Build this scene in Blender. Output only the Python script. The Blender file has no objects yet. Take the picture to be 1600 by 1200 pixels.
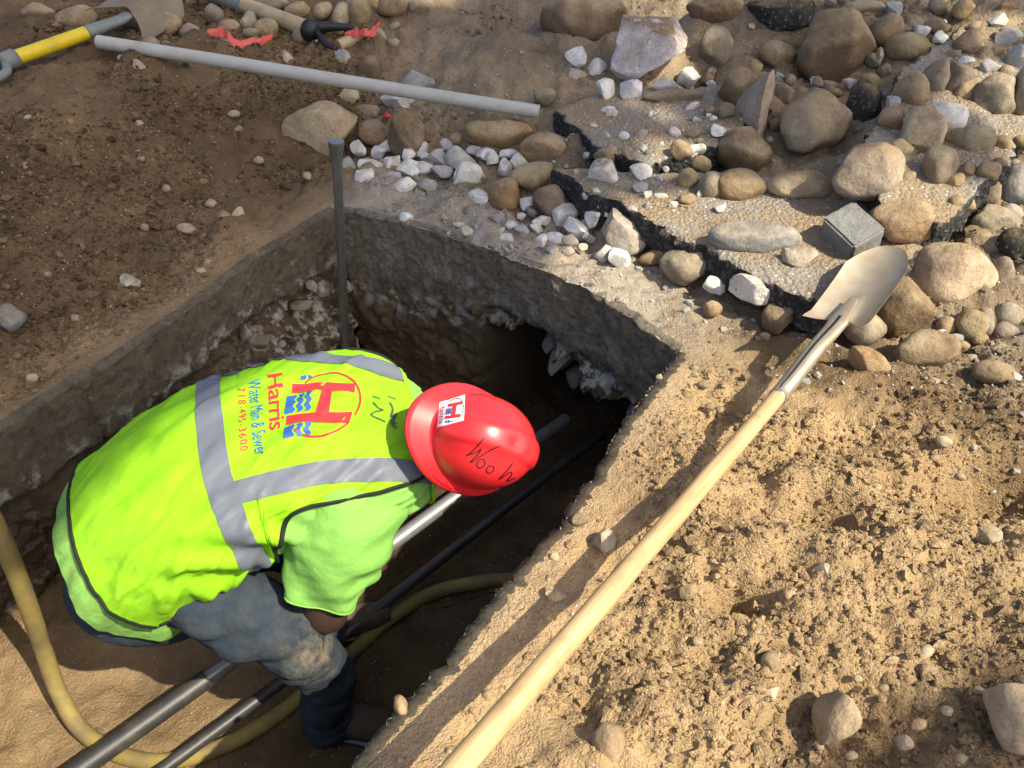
import bpy, bmesh, math, random
import numpy as np
from mathutils import Vector, Matrix
from mathutils.bvhtree import BVHTree

scene = bpy.context.scene
R = math.radians
random.seed(7)
rng = np.random.default_rng(7)

# ------------------------------------------------------------------ camera
CAM_H, PITCH, FPX = 1.4, R(40), 1250.0          # focal length in pixels of a 1600-pixel-wide picture
cam_d = bpy.data.cameras.new('camera')
cam_d.sensor_width = 36.0
cam_d.lens = FPX / 1600 * 36
cam_d.clip_start = 0.02
cam_d.clip_end = 2000
cam = bpy.data.objects.new('camera', cam_d)
scene.collection.objects.link(cam)
cam.location = (0, 0, CAM_H)
cam.rotation_euler = (R(90) - PITCH, 0, 0)
scene.camera = cam

# ------------------------------------------------------------------ light
SUN = np.array([0.829 * math.cos(R(50)), -0.559 * math.cos(R(50)), math.sin(R(50))])
SUN /= np.linalg.norm(SUN)
world = bpy.data.worlds.new('World')
scene.world = world
world.use_nodes = True
wn = world.node_tree
bg = wn.nodes['Background']
sky = wn.nodes.new('ShaderNodeTexSky')
sky.sky_type = 'NISHITA'
sky.sun_disc = False
sky.sun_elevation = math.asin(SUN[2])
sky.sun_rotation = math.atan2(SUN[0], SUN[1])
sky.air_density = 0.75
sky.dust_density = 5.0
sky.ozone_density = 0.3
wn.links.new(sky.outputs[0], bg.inputs[0])
bg.inputs[1].default_value = 0.15
sun_d = bpy.data.lights.new('sun', 'SUN')
sun_d.energy = 4.0
sun_d.angle = R(0.53)
sun_d.color = (1.0, 0.91, 0.72)
sun_o = bpy.data.objects.new('sun', sun_d)
scene.collection.objects.link(sun_o)
sun_o.location = (6, -4, 9)
sun_o.rotation_euler = Vector(SUN).to_track_quat('Z', 'Y').to_euler()
scene.view_settings.view_transform = 'Standard'
scene.view_settings.look = 'None'
scene.view_settings.gamma = 1.0
scene.view_settings.use_curve_mapping = False
scene.view_settings.exposure = 0.95
scene.cycles.max_bounces = 8
scene.cycles.diffuse_bounces = 4

# ------------------------------------------------------------------ numeric helpers
S_, C_ = math.sin(PITCH), math.cos(PITCH)
def nrm(v):
    v = np.asarray(v, float)
    return v / (np.linalg.norm(v, axis=-1, keepdims=True) + 1e-12)
def ray(px, py):
    u, v = (px - 800) / FPX, (py - 600) / FPX
    return np.array([u, C_ - v * S_, -S_ - v * C_])          # unit depth
def at(px, py, z):
    r = ray(px, py)
    return np.array([0, 0, CAM_H]) + r * ((z - CAM_H) / r[2])
def at_depth(px, py, d):
    return np.array([0, 0, CAM_H]) + ray(px, py) * d
def project(P):
    P = np.asarray(P, float)
    d = P[..., 1] * C_ + (CAM_H - P[..., 2]) * S_
    u = P[..., 0] / d
    v = ((CAM_H - P[..., 2]) * C_ - P[..., 1] * S_) / d
    return 800 + u * FPX, 600 + v * FPX, d
def sstep(x, a, b):
    t = np.clip((x - a) / (b - a), 0, 1)
    return t * t * (3 - 2 * t)
def _hash(ix, iy, iz, seed):
    n = (ix.astype(np.int64) * 374761393 + iy.astype(np.int64) * 668265263 + iz.astype(np.int64) * 2147483647 + seed * 144665) & 0xFFFFFFFF
    n = ((n ^ (n >> 13)) * 1274126177) & 0xFFFFFFFF
    n = ((n ^ (n >> 16)) * 2246822519) & 0xFFFFFFFF
    return ((n ^ (n >> 15)) & 0xFFFFFF) / 8388607.5 - 1.0
def vnoise(p, seed=0):
    p = np.asarray(p, float)
    i = np.floor(p)
    f = p - i
    f = f * f * f * (f * (f * 6 - 15) + 10)
    ix, iy, iz = i[..., 0], i[..., 1], i[..., 2]
    fx, fy, fz = f[..., 0], f[..., 1], f[..., 2]
    def h(a, b, c): return _hash(ix + a, iy + b, iz + c, seed)
    def L(a, b, t): return a + (b - a) * t
    return L(L(L(h(0,0,0), h(1,0,0), fx), L(h(0,1,0), h(1,1,0), fx), fy),
             L(L(h(0,0,1), h(1,0,1), fx), L(h(0,1,1), h(1,1,1), fx), fy), fz)
def fbm(p, oct=4, seed=0, gain=0.5):
    p = np.asarray(p, float)
    s, a = 0, 1.0
    for k in range(oct):
        s = s + a * vnoise(p * (2.03 ** k) + 17.3 * k, seed + k)
        a *= gain
    return s
def n2(x, y, sc, oct=3, seed=0, gain=0.5):
    return fbm(np.stack([x * sc, y * sc, np.zeros_like(x) + 0.37], -1), oct, seed, gain)

# ------------------------------------------------------------------ object helpers
COL = scene.collection
def link(name, data, parent=None):
    o = bpy.data.objects.new(name, data)
    COL.objects.link(o)
    if parent is not None:
        o.parent = parent
    return o
def mesh_data(name, V, F, smooth=True):
    me = bpy.data.meshes.new(name)
    V = np.asarray(V, np.float32)
    if isinstance(F, np.ndarray):
        k = F.shape[1]
        me.vertices.add(len(V)); me.vertices.foreach_set('co', V.ravel())
        me.loops.add(F.size); me.loops.foreach_set('vertex_index', F.astype(np.int32).ravel())
        me.polygons.add(len(F))
        me.polygons.foreach_set('loop_start', np.arange(0, F.size, k, dtype=np.int32))
        me.update(calc_edges=True)
    else:
        me.from_pydata([tuple(map(float, v)) for v in V], [], [tuple(int(i) for i in f) for f in F])
    me.validate()
    me.polygons.foreach_set('use_smooth', [smooth] * len(me.polygons))
    me.update()
    return me
def mk(name, V, F, mat, parent=None, smooth=True):
    me = mesh_data(name, V, F, smooth)
    me.materials.append(mat)
    return link(name, me, parent)
def empty(name, loc=(0, 0, 0)):
    o = link(name, None)
    o.location = loc
    o.empty_display_size = 0.05
    return o
def tag(o, label=None, cat=None, group=None, kind=None):
    if label: o['label'] = label
    if cat: o['category'] = cat
    if group: o['group'] = group
    if kind: o['kind'] = kind
    return o
def attr(o, name, vals):
    a = o.data.attributes.new(name, 'FLOAT', 'POINT')
    a.data.foreach_set('value', np.asarray(vals, np.float32))
def grid_faces(nu, nv, closed_v=False, off=0):
    i = np.arange(nu - 1)[:, None]
    j = np.arange(nv if closed_v else nv - 1)[None, :]
    j2 = (j + 1) % nv
    return np.stack([(i * nv + j), (i * nv + j2), ((i + 1) * nv + j2), ((i + 1) * nv + j)], -1).reshape(-1, 4) + off
def local(V, o):
    return np.asarray(V) - np.array(o)
def crom(P, n):
    """Catmull-Rom resampling of rows of P (any width)"""
    P = np.asarray(P, float)
    Q = np.vstack([2 * P[0] - P[1], P, 2 * P[-1] - P[-2]])
    out = []
    ts = np.linspace(0, len(P) - 1, n)
    for t in ts:
        k = min(int(t), len(P) - 2); f = t - k
        a, b, c, d = Q[k], Q[k + 1], Q[k + 2], Q[k + 3]
        out.append(0.5 * ((2 * b) + (c - a) * f + (2 * a - 5 * b + 4 * c - d) * f * f + (3 * b - a - 3 * c + d) * f ** 3))
    return np.array(out)
def tube(P, r, seg=12, caps=True, ref=(0, 0, 1), r2=None, disp=None):
    """tube along the rows of P; returns V, F (list)"""
    P = np.asarray(P, float); n = len(P)
    r = np.broadcast_to(np.asarray(r, float), (n,)); r2 = r if r2 is None else np.broadcast_to(np.asarray(r2, float), (n,))
    T = nrm(np.gradient(P, axis=0))
    up = np.array(ref, float)
    V = []
    u = None
    for k in range(n):
        if u is None:
            u = np.cross(up, T[k])
            if np.linalg.norm(u) < 1e-3: u = np.cross([1, 0, 0.3], T[k])
        u = nrm(u - T[k] * np.dot(u, T[k]))
        w = np.cross(T[k], u)
        a = np.linspace(0, 2 * math.pi, seg, endpoint=False)
        ring = P[k] + np.outer(np.cos(a) * r[k], u) + np.outer(np.sin(a) * r2[k], w)
        if disp is not None:
            ring = ring + nrm(ring - P[k]) * disp(ring)[:, None]
        V.append(ring)
    V = np.concatenate(V)
    F = [tuple(f) for f in grid_faces(n, seg, True)]
    if caps:
        F.append(tuple(range(seg))[::-1])
        F.append(tuple(range((n - 1) * seg, n * seg)))
    return V, F
class MB:
    def __init__(s): s.V, s.F, s.n = [], [], 0
    def add(s, V, F):
        s.V.append(np.asarray(V, float)); s.F += [tuple(int(i) + s.n for i in f) for f in F]; s.n += len(V); return s
    def build(s, name, mat, parent=None, smooth=True, org=None):
        V = np.concatenate(s.V)
        if org is not None: V = V - np.asarray(org)
        return mk(name, V, s.F, mat, parent, smooth)

# ------------------------------------------------------------------ materials
def new_mat(name):
    m = bpy.data.materials.new(name)
    m.use_nodes = True
    nt = m.node_tree
    return m, nt, nt.nodes['Principled BSDF']
class NT:
    def __init__(s, nt): s.nt = nt
    def n(s, t, **kw):
        nd = s.nt.nodes.new(t)
        for k, v in kw.items():
            if k == 'ins':
                for kk, vv in v.items():
                    if hasattr(vv, 'is_output') or isinstance(vv, bpy.types.NodeSocket): s.nt.links.new(vv, nd.inputs[kk])
                    else: nd.inputs[kk].default_value = vv
            else: setattr(nd, k, v)
        return nd
    def coord(s, kind='Object'): return s.n('ShaderNodeTexCoord').outputs[kind]
    def noise(s, vec, scale, detail=4, rough=0.55, out=0):
        return s.n('ShaderNodeTexNoise', ins={'Vector': vec, 'Scale': scale, 'Detail': detail, 'Roughness': rough}).outputs[out]
    def vor(s, vec, scale, feature='F1', out='Distance'):
        return s.n('ShaderNodeTexVoronoi', feature=feature, ins={'Vector': vec, 'Scale': scale}).outputs[out]
    def ramp(s, fac, stops):
        nd = s.n('ShaderNodeValToRGB', ins={'Fac': fac})
        cr = nd.color_ramp
        while len(cr.elements) < len(stops): cr.elements.new(0.5)
        for e, (p, c) in zip(cr.elements, stops):
            e.position = p
            e.color = (c, c, c, 1) if not hasattr(c, '__len__') else (*c[:3], 1)
        return nd.outputs[0]
    def mix(s, fac, a, b, mode='MIX'):
        nd = s.n('ShaderNodeMix', data_type='RGBA', blend_type=mode)
        for i, v in ((0, fac), (6, a), (7, b)):
            if isinstance(v, bpy.types.NodeSocket): s.nt.links.new(v, nd.inputs[i])
            else: nd.inputs[i].default_value = v if i == 0 else (*v[:3], 1)
        return nd.outputs[2]
    def math(s, op, a, b=0.0, clamp=False):
        nd = s.n('ShaderNodeMath', operation=op, use_clamp=clamp)
        for i, v in ((0, a), (1, b)):
            if isinstance(v, bpy.types.NodeSocket): s.nt.links.new(v, nd.inputs[i])
            else: nd.inputs[i].default_value = v
        return nd.outputs[0]
    def attr(s, name): return s.n('ShaderNodeAttribute', attribute_name=name).outputs['Fac']
    def bump(s, h, strength, dist, normal=None):
        nd = s.n('ShaderNodeBump', ins={'Height': h, 'Strength': strength, 'Distance': dist})
        if normal is not None: s.nt.links.new(normal, nd.inputs['Normal'])
        return nd.outputs[0]
    def normal_z(s):
        g = s.n('ShaderNodeNewGeometry').outputs['Normal']
        return s.n('ShaderNodeSeparateXYZ', ins={0: g}).outputs[2]
M = {}
def simple(name, col, rough=0.6, metal=0.0, var=0.15, scale=30, bump=0.0, bscale=80, dirt=0.0, dirtcol=(0.16, 0.11, 0.06), coat=0.0, spec=0.5, sheen=0.0, dscale=9):
    m, nt, b = new_mat(name); t = NT(nt)
    co = t.coord()
    c = t.mix(t.noise(co, scale, 5), tuple(x * (1 - var) for x in col), tuple(min(1, x * (1 + var)) for x in col))
    if dirt > 0:
        d = t.ramp(t.noise(co, dscale, 6, 0.65), [(0.62 - dirt * 0.3, 0), (0.82 - dirt * 0.25, 1)])
        c = t.mix(t.math('MULTIPLY', d, min(1, dirt * 1.4)), c, dirtcol)
    nt.links.new(c, b.inputs['Base Color'])
    b.inputs['Roughness'].default_value = rough
    b.inputs['Metallic'].default_value = metal
    b.inputs['Specular IOR Level'].default_value = spec
    b.inputs['Coat Weight'].default_value = coat
    b.inputs['Coat Roughness'].default_value = 0.15
    b.inputs['Sheen Weight'].default_value = sheen
    if bump > 0:
        nt.links.new(t.bump(t.noise(co, bscale, 6, 0.65), bump, 0.004), b.inputs['Normal'])
    M[name] = m
    return m

# soil: 'tone' 0 dark damp .. 1 pale dry (pit floor: painted shade and sun), 'grey' 0 earth .. 1 pavement grit
def soil_material():
    m, nt, b = new_mat('soil'); t = NT(nt)
    co = t.coord()
    tone, grey = t.attr('tone'), t.attr('grey')
    nA = t.noise(co, 5, 6, 0.6); nB = t.noise(co, 34, 6, 0.7); nC = t.noise(co, 210, 4, 0.7)
    dark = t.mix(nB, (0.040, 0.026, 0.015), (0.112, 0.074, 0.042))
    pale = t.mix(nB, (0.305, 0.203, 0.100), (0.520, 0.375, 0.212))
    tn = t.math('ADD', tone, t.math('MULTIPLY', t.math('SUBTRACT', nA, 0.5), 0.7), True)
    c = t.mix(tn, dark, pale)
    gr = t.mix(nB, (0.20, 0.18, 0.15), (0.52, 0.47, 0.39))
    gn = t.math('MULTIPLY', grey, t.ramp(t.noise(co, 11, 6, 0.65), [(0.28, 0.25), (0.55, 1)]))
    c = t.mix(gn, c, gr)
    c = t.mix(t.math('MULTIPLY', t.ramp(nC, [(0.33, 1), (0.5, 0)]), 0.38), c, (0.07, 0.048, 0.03))
    # tiny pale and dark grains
    v = t.n('ShaderNodeTexVoronoi', ins={'Vector': co, 'Scale': 130.0})
    cell = t.n('ShaderNodeSeparateColor', ins={0: v.outputs['Color']}).outputs[0]
    g1 = t.math('MULTIPLY', t.math('GREATER_THAN', cell, 0.978), t.math('LESS_THAN', v.outputs['Distance'], 0.33))
    c = t.mix(t.math('MULTIPLY', g1, 0.75), c, (0.55, 0.50, 0.42))
    nt.links.new(c, b.inputs['Base Color'])
    b.inputs['Roughness'].default_value = 0.95
    b.inputs['Specular IOR Level'].default_value = 0.15
    h = t.math('ADD', t.noise(co, 60, 8, 0.7), t.math('MULTIPLY', nC, 0.4))
    v2 = t.n('ShaderNodeTexVoronoi', ins={'Vector': co, 'Scale': 210.0})
    v3 = t.n('ShaderNodeTexVoronoi', ins={'Vector': co, 'Scale': 85.0})
    h = t.math('SUBTRACT', h, t.math('MULTIPLY', v2.outputs['Distance'], 0.45))
    h = t.math('SUBTRACT', h, t.math('MULTIPLY', v3.outputs['Distance'], 0.5))
    nt.links.new(t.bump(h, 0.85, 0.009), b.inputs['Normal'])
    M['soil'] = m
soil_material()

# stones: colour from the object colour, its alpha says how much dirt lies on the stone
def stone_material(name, kind):
    m, nt, b = new_mat(name); t = NT(nt)
    co = t.coord(); oi = t.n('ShaderNodeObjectInfo')
    rnd = oi.outputs['Random']
    vec = t.n('ShaderNodeVectorMath', operation='ADD', ins={0: co}); 
    sc = t.n('ShaderNodeVectorMath', operation='SCALE', ins={0: (3.1, 7.7, 5.3)}); nt.links.new(rnd, sc.inputs['Scale'])
    nt.links.new(sc.outputs[0], vec.inputs[1]); co = vec.outputs[0]
    col, al = oi.outputs['Color'], oi.outputs['Alpha']
    n1 = t.noise(co, 14, 6, 0.65); n2_ = t.noise(co, 90, 5, 0.7); n3 = t.noise(co, 320, 3, 0.7)
    c = t.mix(t.ramp(n1, [(0.3, 0), (0.72, 1)]), t.mix(1.0, col, (0.66, 0.62, 0.58), 'MULTIPLY'), t.mix(1.0, col, (1.22, 1.2, 1.16), 'MULTIPLY'))
    c = t.mix(t.math('MULTIPLY', t.ramp(n2_, [(0.36, 1), (0.5, 0)]), 0.45 if kind != 'white' else 0.22), c, t.mix(1.0, col, (0.42, 0.38, 0.34), 'MULTIPLY'))
    if kind == 'white':
        pit = t.ramp(t.noise(co, 46, 3, 0.6), [(0.64, 0), (0.71, 1)])
        c = t.mix(t.math('MULTIPLY', pit, 0.7), c, (0.20, 0.135, 0.08))
    if kind == 'asphalt':
        v = t.n('ShaderNodeTexVoronoi', ins={'Vector': co, 'Scale': 75.0})
        cell = t.n('ShaderNodeSeparateColor', ins={0: v.outputs['Color']}).outputs[0]
        c = t.mix(t.math('MULTIPLY', t.ramp(cell, [(0.55, 0), (0.9, 1)]), t.ramp(v.outputs['Distance'], [(0.3, 1), (0.5, 0)])), c, (0.24, 0.22, 0.19))
    if kind == 'granite':
        c = t.mix(t.ramp(n3, [(0.42, 0), (0.60, 1)]), c, (0.23, 0.235, 0.225))
    if kind == 'banded':
        w = t.n('ShaderNodeTexWave', bands_direction='Z', ins={'Vector': co, 'Scale': 9.0, 'Distortion': 5.0, 'Detail': 4.0, 'Detail Scale': 2.0})
        c = t.mix(t.math('MULTIPLY', w.outputs[1], 0.4), c, (0.44, 0.40, 0.33))
    nz = t.normal_z()
    up = t.ramp(nz, [(0.25, 0), (0.9, 1)])
    dm = t.ramp(t.math('ADD', t.noise(co, 20, 7, 0.72), t.math('MULTIPLY', al, 0.42)), [(0.52, 0), (0.70, 1)])
    dirt = t.mix(n2_, (0.115, 0.078, 0.042), (0.34, 0.24, 0.135))
    c = t.mix(t.math('MULTIPLY', dm, t.math('MULTIPLY', up, t.math('MINIMUM', t.math('MULTIPLY', al, 3.0), 1.0))), c, dirt)
    nt.links.new(c, b.inputs['Base Color'])
    b.inputs['Roughness'].default_value = 0.78
    b.inputs['Specular IOR Level'].default_value = 0.25
    h = t.math('ADD', t.noise(co, 40, 7, 0.66), t.math('MULTIPLY', dm, 0.25))
    film = t.ramp(t.noise(co, 7, 7, 0.7), [(0.40, 0), (0.66, 0.55)])          # dry dust film
    if kind in ('cobble', 'banded'):
        c = t.mix(t.math('MULTIPLY', film, t.ramp(nz, [(0.1, 0), (0.7, 1)])), c, (0.42, 0.34, 0.23))
        nt.links.new(c, b.inputs['Base Color'])
    st = {'white': (0.75, 0.008), 'asphalt': (1.0, 0.014)}.get(kind, (0.8, 0.008))
    nt.links.new(t.bump(h, *st), b.inputs['Normal'])
    M[name] = m
for k in ('cobble', 'white', 'asphalt', 'granite', 'banded'):
    stone_material('stone_' + k, k)
# ------------------------------------------------------------------ plan of the pit
def plan(px, py): return at(px, py, 0.0)[:2]
left_px = [(0, 676), (86, 618), (172, 570), (292, 487), (399, 405), (524, 328)]
back_px = [(640, 352), (757, 389), (844, 428), (943, 468), (1060, 550)]
right_px = [(975, 652), (950, 703), (889, 788), (797, 901), (705, 1008), (567, 1170)]
LP = [plan(*p) for p in left_px]; BP = [plan(*p) for p in back_px]; RP = [plan(*p) for p in right_px]
dl_ = nrm(LP[0] - LP[2]); dr_ = nrm(RP[-1] - RP[-3])
Dn = LP[0] + dl_ * 1.25
Cn = RP[-1] + dr_ * 1.15
A, B = LP[-1], BP[-1]
nL = nrm(np.array([-(A - LP[0])[1], (A - LP[0])[0]]))          # out of the pit on the left
nB = nrm(np.array([-(B - A)[1], (B - A)[0]]))                  # out of the pit at the back
_t = nrm(RP[-1] - B); nR = np.array([-_t[1], _t[0]])            # out of the pit on the right
def ragged(pts, step, amp, seed):
    out = []
    for k in range(len(pts) - 1):
        a, b = np.array(pts[k]), np.array(pts[k + 1])
        m = max(2, int(np.linalg.norm(b - a) / step))
        nn = nrm(np.array([-(b - a)[1], (b - a)[0]]))
        q = a + np.outer(np.arange(m) / m, b - a)
        q = q + nn * (amp * (0.6 * fbm(np.c_[q * 7, np.full(m, 0.5)], 3, seed, 0.5) + 0.9 * np.abs(fbm(np.c_[q * 31, np.full(m, 0.5)], 4, seed + 40, 0.65)) ** 1.3))[:, None]
        out.append(q)
    return np.concatenate(out + [np.array([pts[-1]])])
EL = ragged([Dn] + LP, 0.010, 0.007, 3)
EB = ragged([A] + BP, 0.010, 0.008, 5)
ER = ragged([B] + RP + [Cn], 0.007, 0.017, 8)
EN = ragged([Cn, Dn], 0.03, 0.01, 9)
POLY = np.concatenate([EL[:-1], EB[:-1], ER[:-1], EN[:-1]])
COARSE = np.array([Dn] + LP + BP + RP + [Cn])
def inside(P, Q):
    x, y = P[:, 0], P[:, 1]; r = np.zeros(len(P), bool)
    for k in range(len(Q)):
        x1, y1 = Q[k]; x2, y2 = Q[(k + 1) % len(Q)]
        c = ((y1 > y) != (y2 > y))
        with np.errstate(divide='ignore', invalid='ignore'):
            r ^= c & (x < (x2 - x1) * (y - y1) / (y2 - y1 + 1e-15) + x1)
    return r
def near_poly(P, Q):
    best = np.full(len(P), 1e9); bp = np.zeros_like(P)
    for k in range(len(Q)):
        a, b = Q[k], Q[(k + 1) % len(Q)]
        ab = b - a
        t = np.clip(((P - a) @ ab) / (ab @ ab + 1e-15), 0, 1)
        q = a + t[:, None] * ab
        d = np.hypot(*(P - q).T)
        m = d < best
        best[m] = d[m]; bp[m] = q[m]
    return best, bp
# dents in the trodden soil: (px, py, radius along x, along y, depth)
DENTS = [(1292, 822, .075, .060, .10), (1140, 945, .075, .05, .065), (1540, 755, .22, .095, .13), (1500, 830, .14, .08, .03),
         (1060, 1040, .10, .06, .03), (1390, 690, .10, .05, .03), (1290, 700, .12, .07, .03), (1340, 1140, .12, .09, .035), (1500, 1180, .2, .12, .03)]
DENTS = [(*plan(a, b), c, d, e) for a, b, c, d, e in DENTS]
RIDGES = [(1180, 870, .10, .05, .035), (1370, 880, .16, .07, .045), (1250, 760, .14, .05, .03), (1450, 720, .12, .06, .03), (1090, 1120, .15, .07, .03), (1480, 950, .2, .08, .02)]
RIDGES = [(*plan(a, b), c, d, e) for a, b, c, d, e in RIDGES]
def HT(x, y, detail=True):
    x = np.asarray(x, float); y = np.asarray(y, float)
    dl = (x - A[0]) * nL[0] + (y - A[1]) * nL[1]
    db = (x - A[0]) * nB[0] + (y - A[1]) * nB[1]
    dr = (x - B[0]) * nR[0] + (y - B[1]) * nR[1]
    far = 1 - sstep(np.hypot(x, y - 2), 6, 12)
    h = 0.34 * sstep(dl, 0.16, 1.15) * (1 - 0.35 * sstep(db, 0.0, 1.0))
    h = h + 0.13 * sstep(db, 0.30, 1.1) + 0.42 * sstep(db, 0.85, 2.6)
    h = h + 0.16 * np.exp(-(((x - 0.0) / 0.42) ** 2 + ((y - 3.55) / 0.40) ** 2))          # sandy heap behind the conduit
    h = h + 0.05 * sstep(dr, 0.12, 0.55) * (1 - sstep(db, -0.3, 0.4))
    h = h + 0.075 * np.maximum(0, n2(x, y, 3.6, 3, 27) + 0.05) * sstep(db, 0.45, 0.8) * sstep(x, -0.2, 0.3)      # loose soil over the rubble
    d0 = np.maximum(np.maximum(dl, db), dr)
    rough = sstep(d0, 0.02, 0.22)
    if detail:
        for cx, cy, ax, ay, dp in DENTS: h = h - 1.35 * dp * np.exp(-(((x - cx) / ax) ** 2 + ((y - cy) / ay) ** 2) ** 1.5)
        for cx, cy, ax, ay, dp in RIDGES: h = h + 1.3 * dp * np.exp(-(((x - cx) / ax) ** 2 + ((y - cy) / ay) ** 2))
        h = h + rough * (0.040 * n2(x, y, 3.1, 3, 21) + 0.020 * n2(x, y, 9, 3, 22, 0.6))
        cl = n2(x, y, 34, 3, 23, 0.6)
        lumpy = 0.22 + 0.78 * sstep(n2(x, y, 2.3, 2, 31), -0.15, 0.40)
        h = h + (0.15 + 0.85 * rough) * lumpy * (0.008 * cl - 0.010 * np.abs(n2(x, y, 48, 3, 24, 0.7)))
        h = h + 0.004 * n2(x, y, 16, 2, 25)
    return h * far
def Hs(x, y): return float(HT(np.array([x]), np.array([y]))[0])
PLATES = []
def hit(px, py, lift=0.0):
    """first point of the sight line through a pixel that comes within lift of the soil"""
    r = ray(px, py)
    d = np.arange(0.7, 9.0, 0.012)
    P = np.array([0, 0, CAM_H]) + d[:, None] * r
    hz = HT(P[:, 0], P[:, 1], False)
    for W_, c_, pl_ in PLATES:
        k = inside(P[:, :2], W_)
        hz[k] = np.maximum(hz[k], (P[k, :2] - c_[:2]) @ pl_[:2] + pl_[2])
    g = P[:, 2] - hz - lift
    k = np.argmax(g < 0)
    return P[k]
def tone_grey(x, y):
    dl = (x - A[0]) * nL[0] + (y - A[1]) * nL[1]
    db = (x - A[0]) * nB[0] + (y - A[1]) * nB[1]
    dr = (x - B[0]) * nR[0] + (y - B[1]) * nR[1]
    tone = 0.20 + 0.12 * n2(x, y, 1.7, 3, 41)
    tone = tone + 0.34 * (1 - sstep(dl, 0.05, 0.34)) * sstep(dl, -0.06, 0.02)
    right = sstep(dr, -0.12, 0.06) * (1 - sstep(db, -0.05, 0.25))
    tone = tone * (1 - right) + right * (0.90 + 0.20 * n2(x, y, 2.4, 3, 42) - 0.30 * sstep(dr, 0.55, 1.0) * sstep(-db, 0.2, 0.9))
    heap = sstep(db, 0.2, 0.5) * sstep(x, -0.75, -0.35)
    tone = tone * (1 - heap) + heap * (0.50 + 0.25 * n2(x, y, 2.8, 3, 43))
    rim = sstep(db, -0.08, 0.0) * (1 - sstep(db, 0.26, 0.48)) * sstep(dl, 0.1, -0.05) * (1 - sstep(dr, 0.02, 0.22))
    tone = tone * (1 - rim) + rim * 0.52
    grey = rim * (0.9 - 0.5 * sstep(dr, -0.25, 0.05)) + 0.30 * heap
    grey = np.maximum(grey, 0.22 * sstep(dr, -0.03, 0.01) * (1 - sstep(dr, 0.03, 0.12)))
    return np.clip(tone, 0, 1), np.clip(grey, 0, 1)

# ------------------------------------------------------------------ ground sheet
def axis(lo, hi, segs, far=160.0):
    """fine inside [lo, hi] (segs: list of (to, step)), growing outwards"""
    a = [lo]
    for to, st in segs:
        n = max(1, int(round((to - a[-1]) / st)))
        a += list(a[-1] + (to - a[-1]) * np.arange(1, n + 1) / n)
    st = 0.012
    while a[-1] < far: st *= 1.22; a.append(a[-1] + st)
    b, st = [], 0.012
    v = lo
    while v > -far: st *= 1.22; v -= st; b.append(v)
    return np.array(b[::-1] + a)
gx = axis(-2.35, 2.3, [(2.3, 0.0078)])
gy = axis(0.42, 3.9, [(1.6, 0.0068), (2.5, 0.0085), (3.9, 0.011)])
X, Y = np.meshgrid(gx, gy, indexing='ij')
P2 = np.stack([X.ravel(), Y.ravel()], -1)
ins = inside(P2, COARSE)
cd, _ = near_poly(P2, COARSE) if False else (None, None)
box = (P2[:, 0] > -2.6) & (P2[:, 0] < 1.2) & (P2[:, 1] > -0.8) & (P2[:, 1] < 3.2)
idx = np.nonzero(box)[0]
cd, _ = near_poly(P2[idx], COARSE)
cl_ = idx[cd < 0.05]
fd, fq = near_poly(P2[cl_], POLY)
insf = ins.copy(); insf[cl_] = inside(P2[cl_], POLY)
cell = np.where(P2[cl_, 1] < 0.40, 0.05, 0.0072)
sn = fd < cell * 0.75
P2[cl_[sn]] = fq[sn]
onedge = np.zeros(len(P2), bool); onedge[cl_[sn]] = True
Fq = grid_faces(len(gx), len(gy))
keep = ~((insf[Fq] | onedge[Fq]).all(1) & (insf[Fq] & ~onedge[Fq]).any(1))
# faces all on the edge line: test their centre
allon = onedge[Fq].all(1)
if allon.any():
    keep[allon] &= ~inside(P2[Fq[allon]].mean(1), POLY)
strad = (insf[Fq] & ~onedge[Fq]).any(1)
keep &= ~strad
Fq = Fq[keep]
used = np.zeros(len(P2), bool); used[Fq.ravel()] = True
remap = np.cumsum(used) - 1
P2 = P2[used]; Fq = remap[Fq]
Z = HT(P2[:, 0], P2[:, 1])
ground = mk('ground', np.c_[P2, Z], Fq[:, ::-1] if False else Fq, M['soil'])
tn, gr = tone_grey(P2[:, 0], P2[:, 1])
attr(ground, 'tone', tn); attr(ground, 'grey', gr)
tag(ground, kind='structure')

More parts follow.
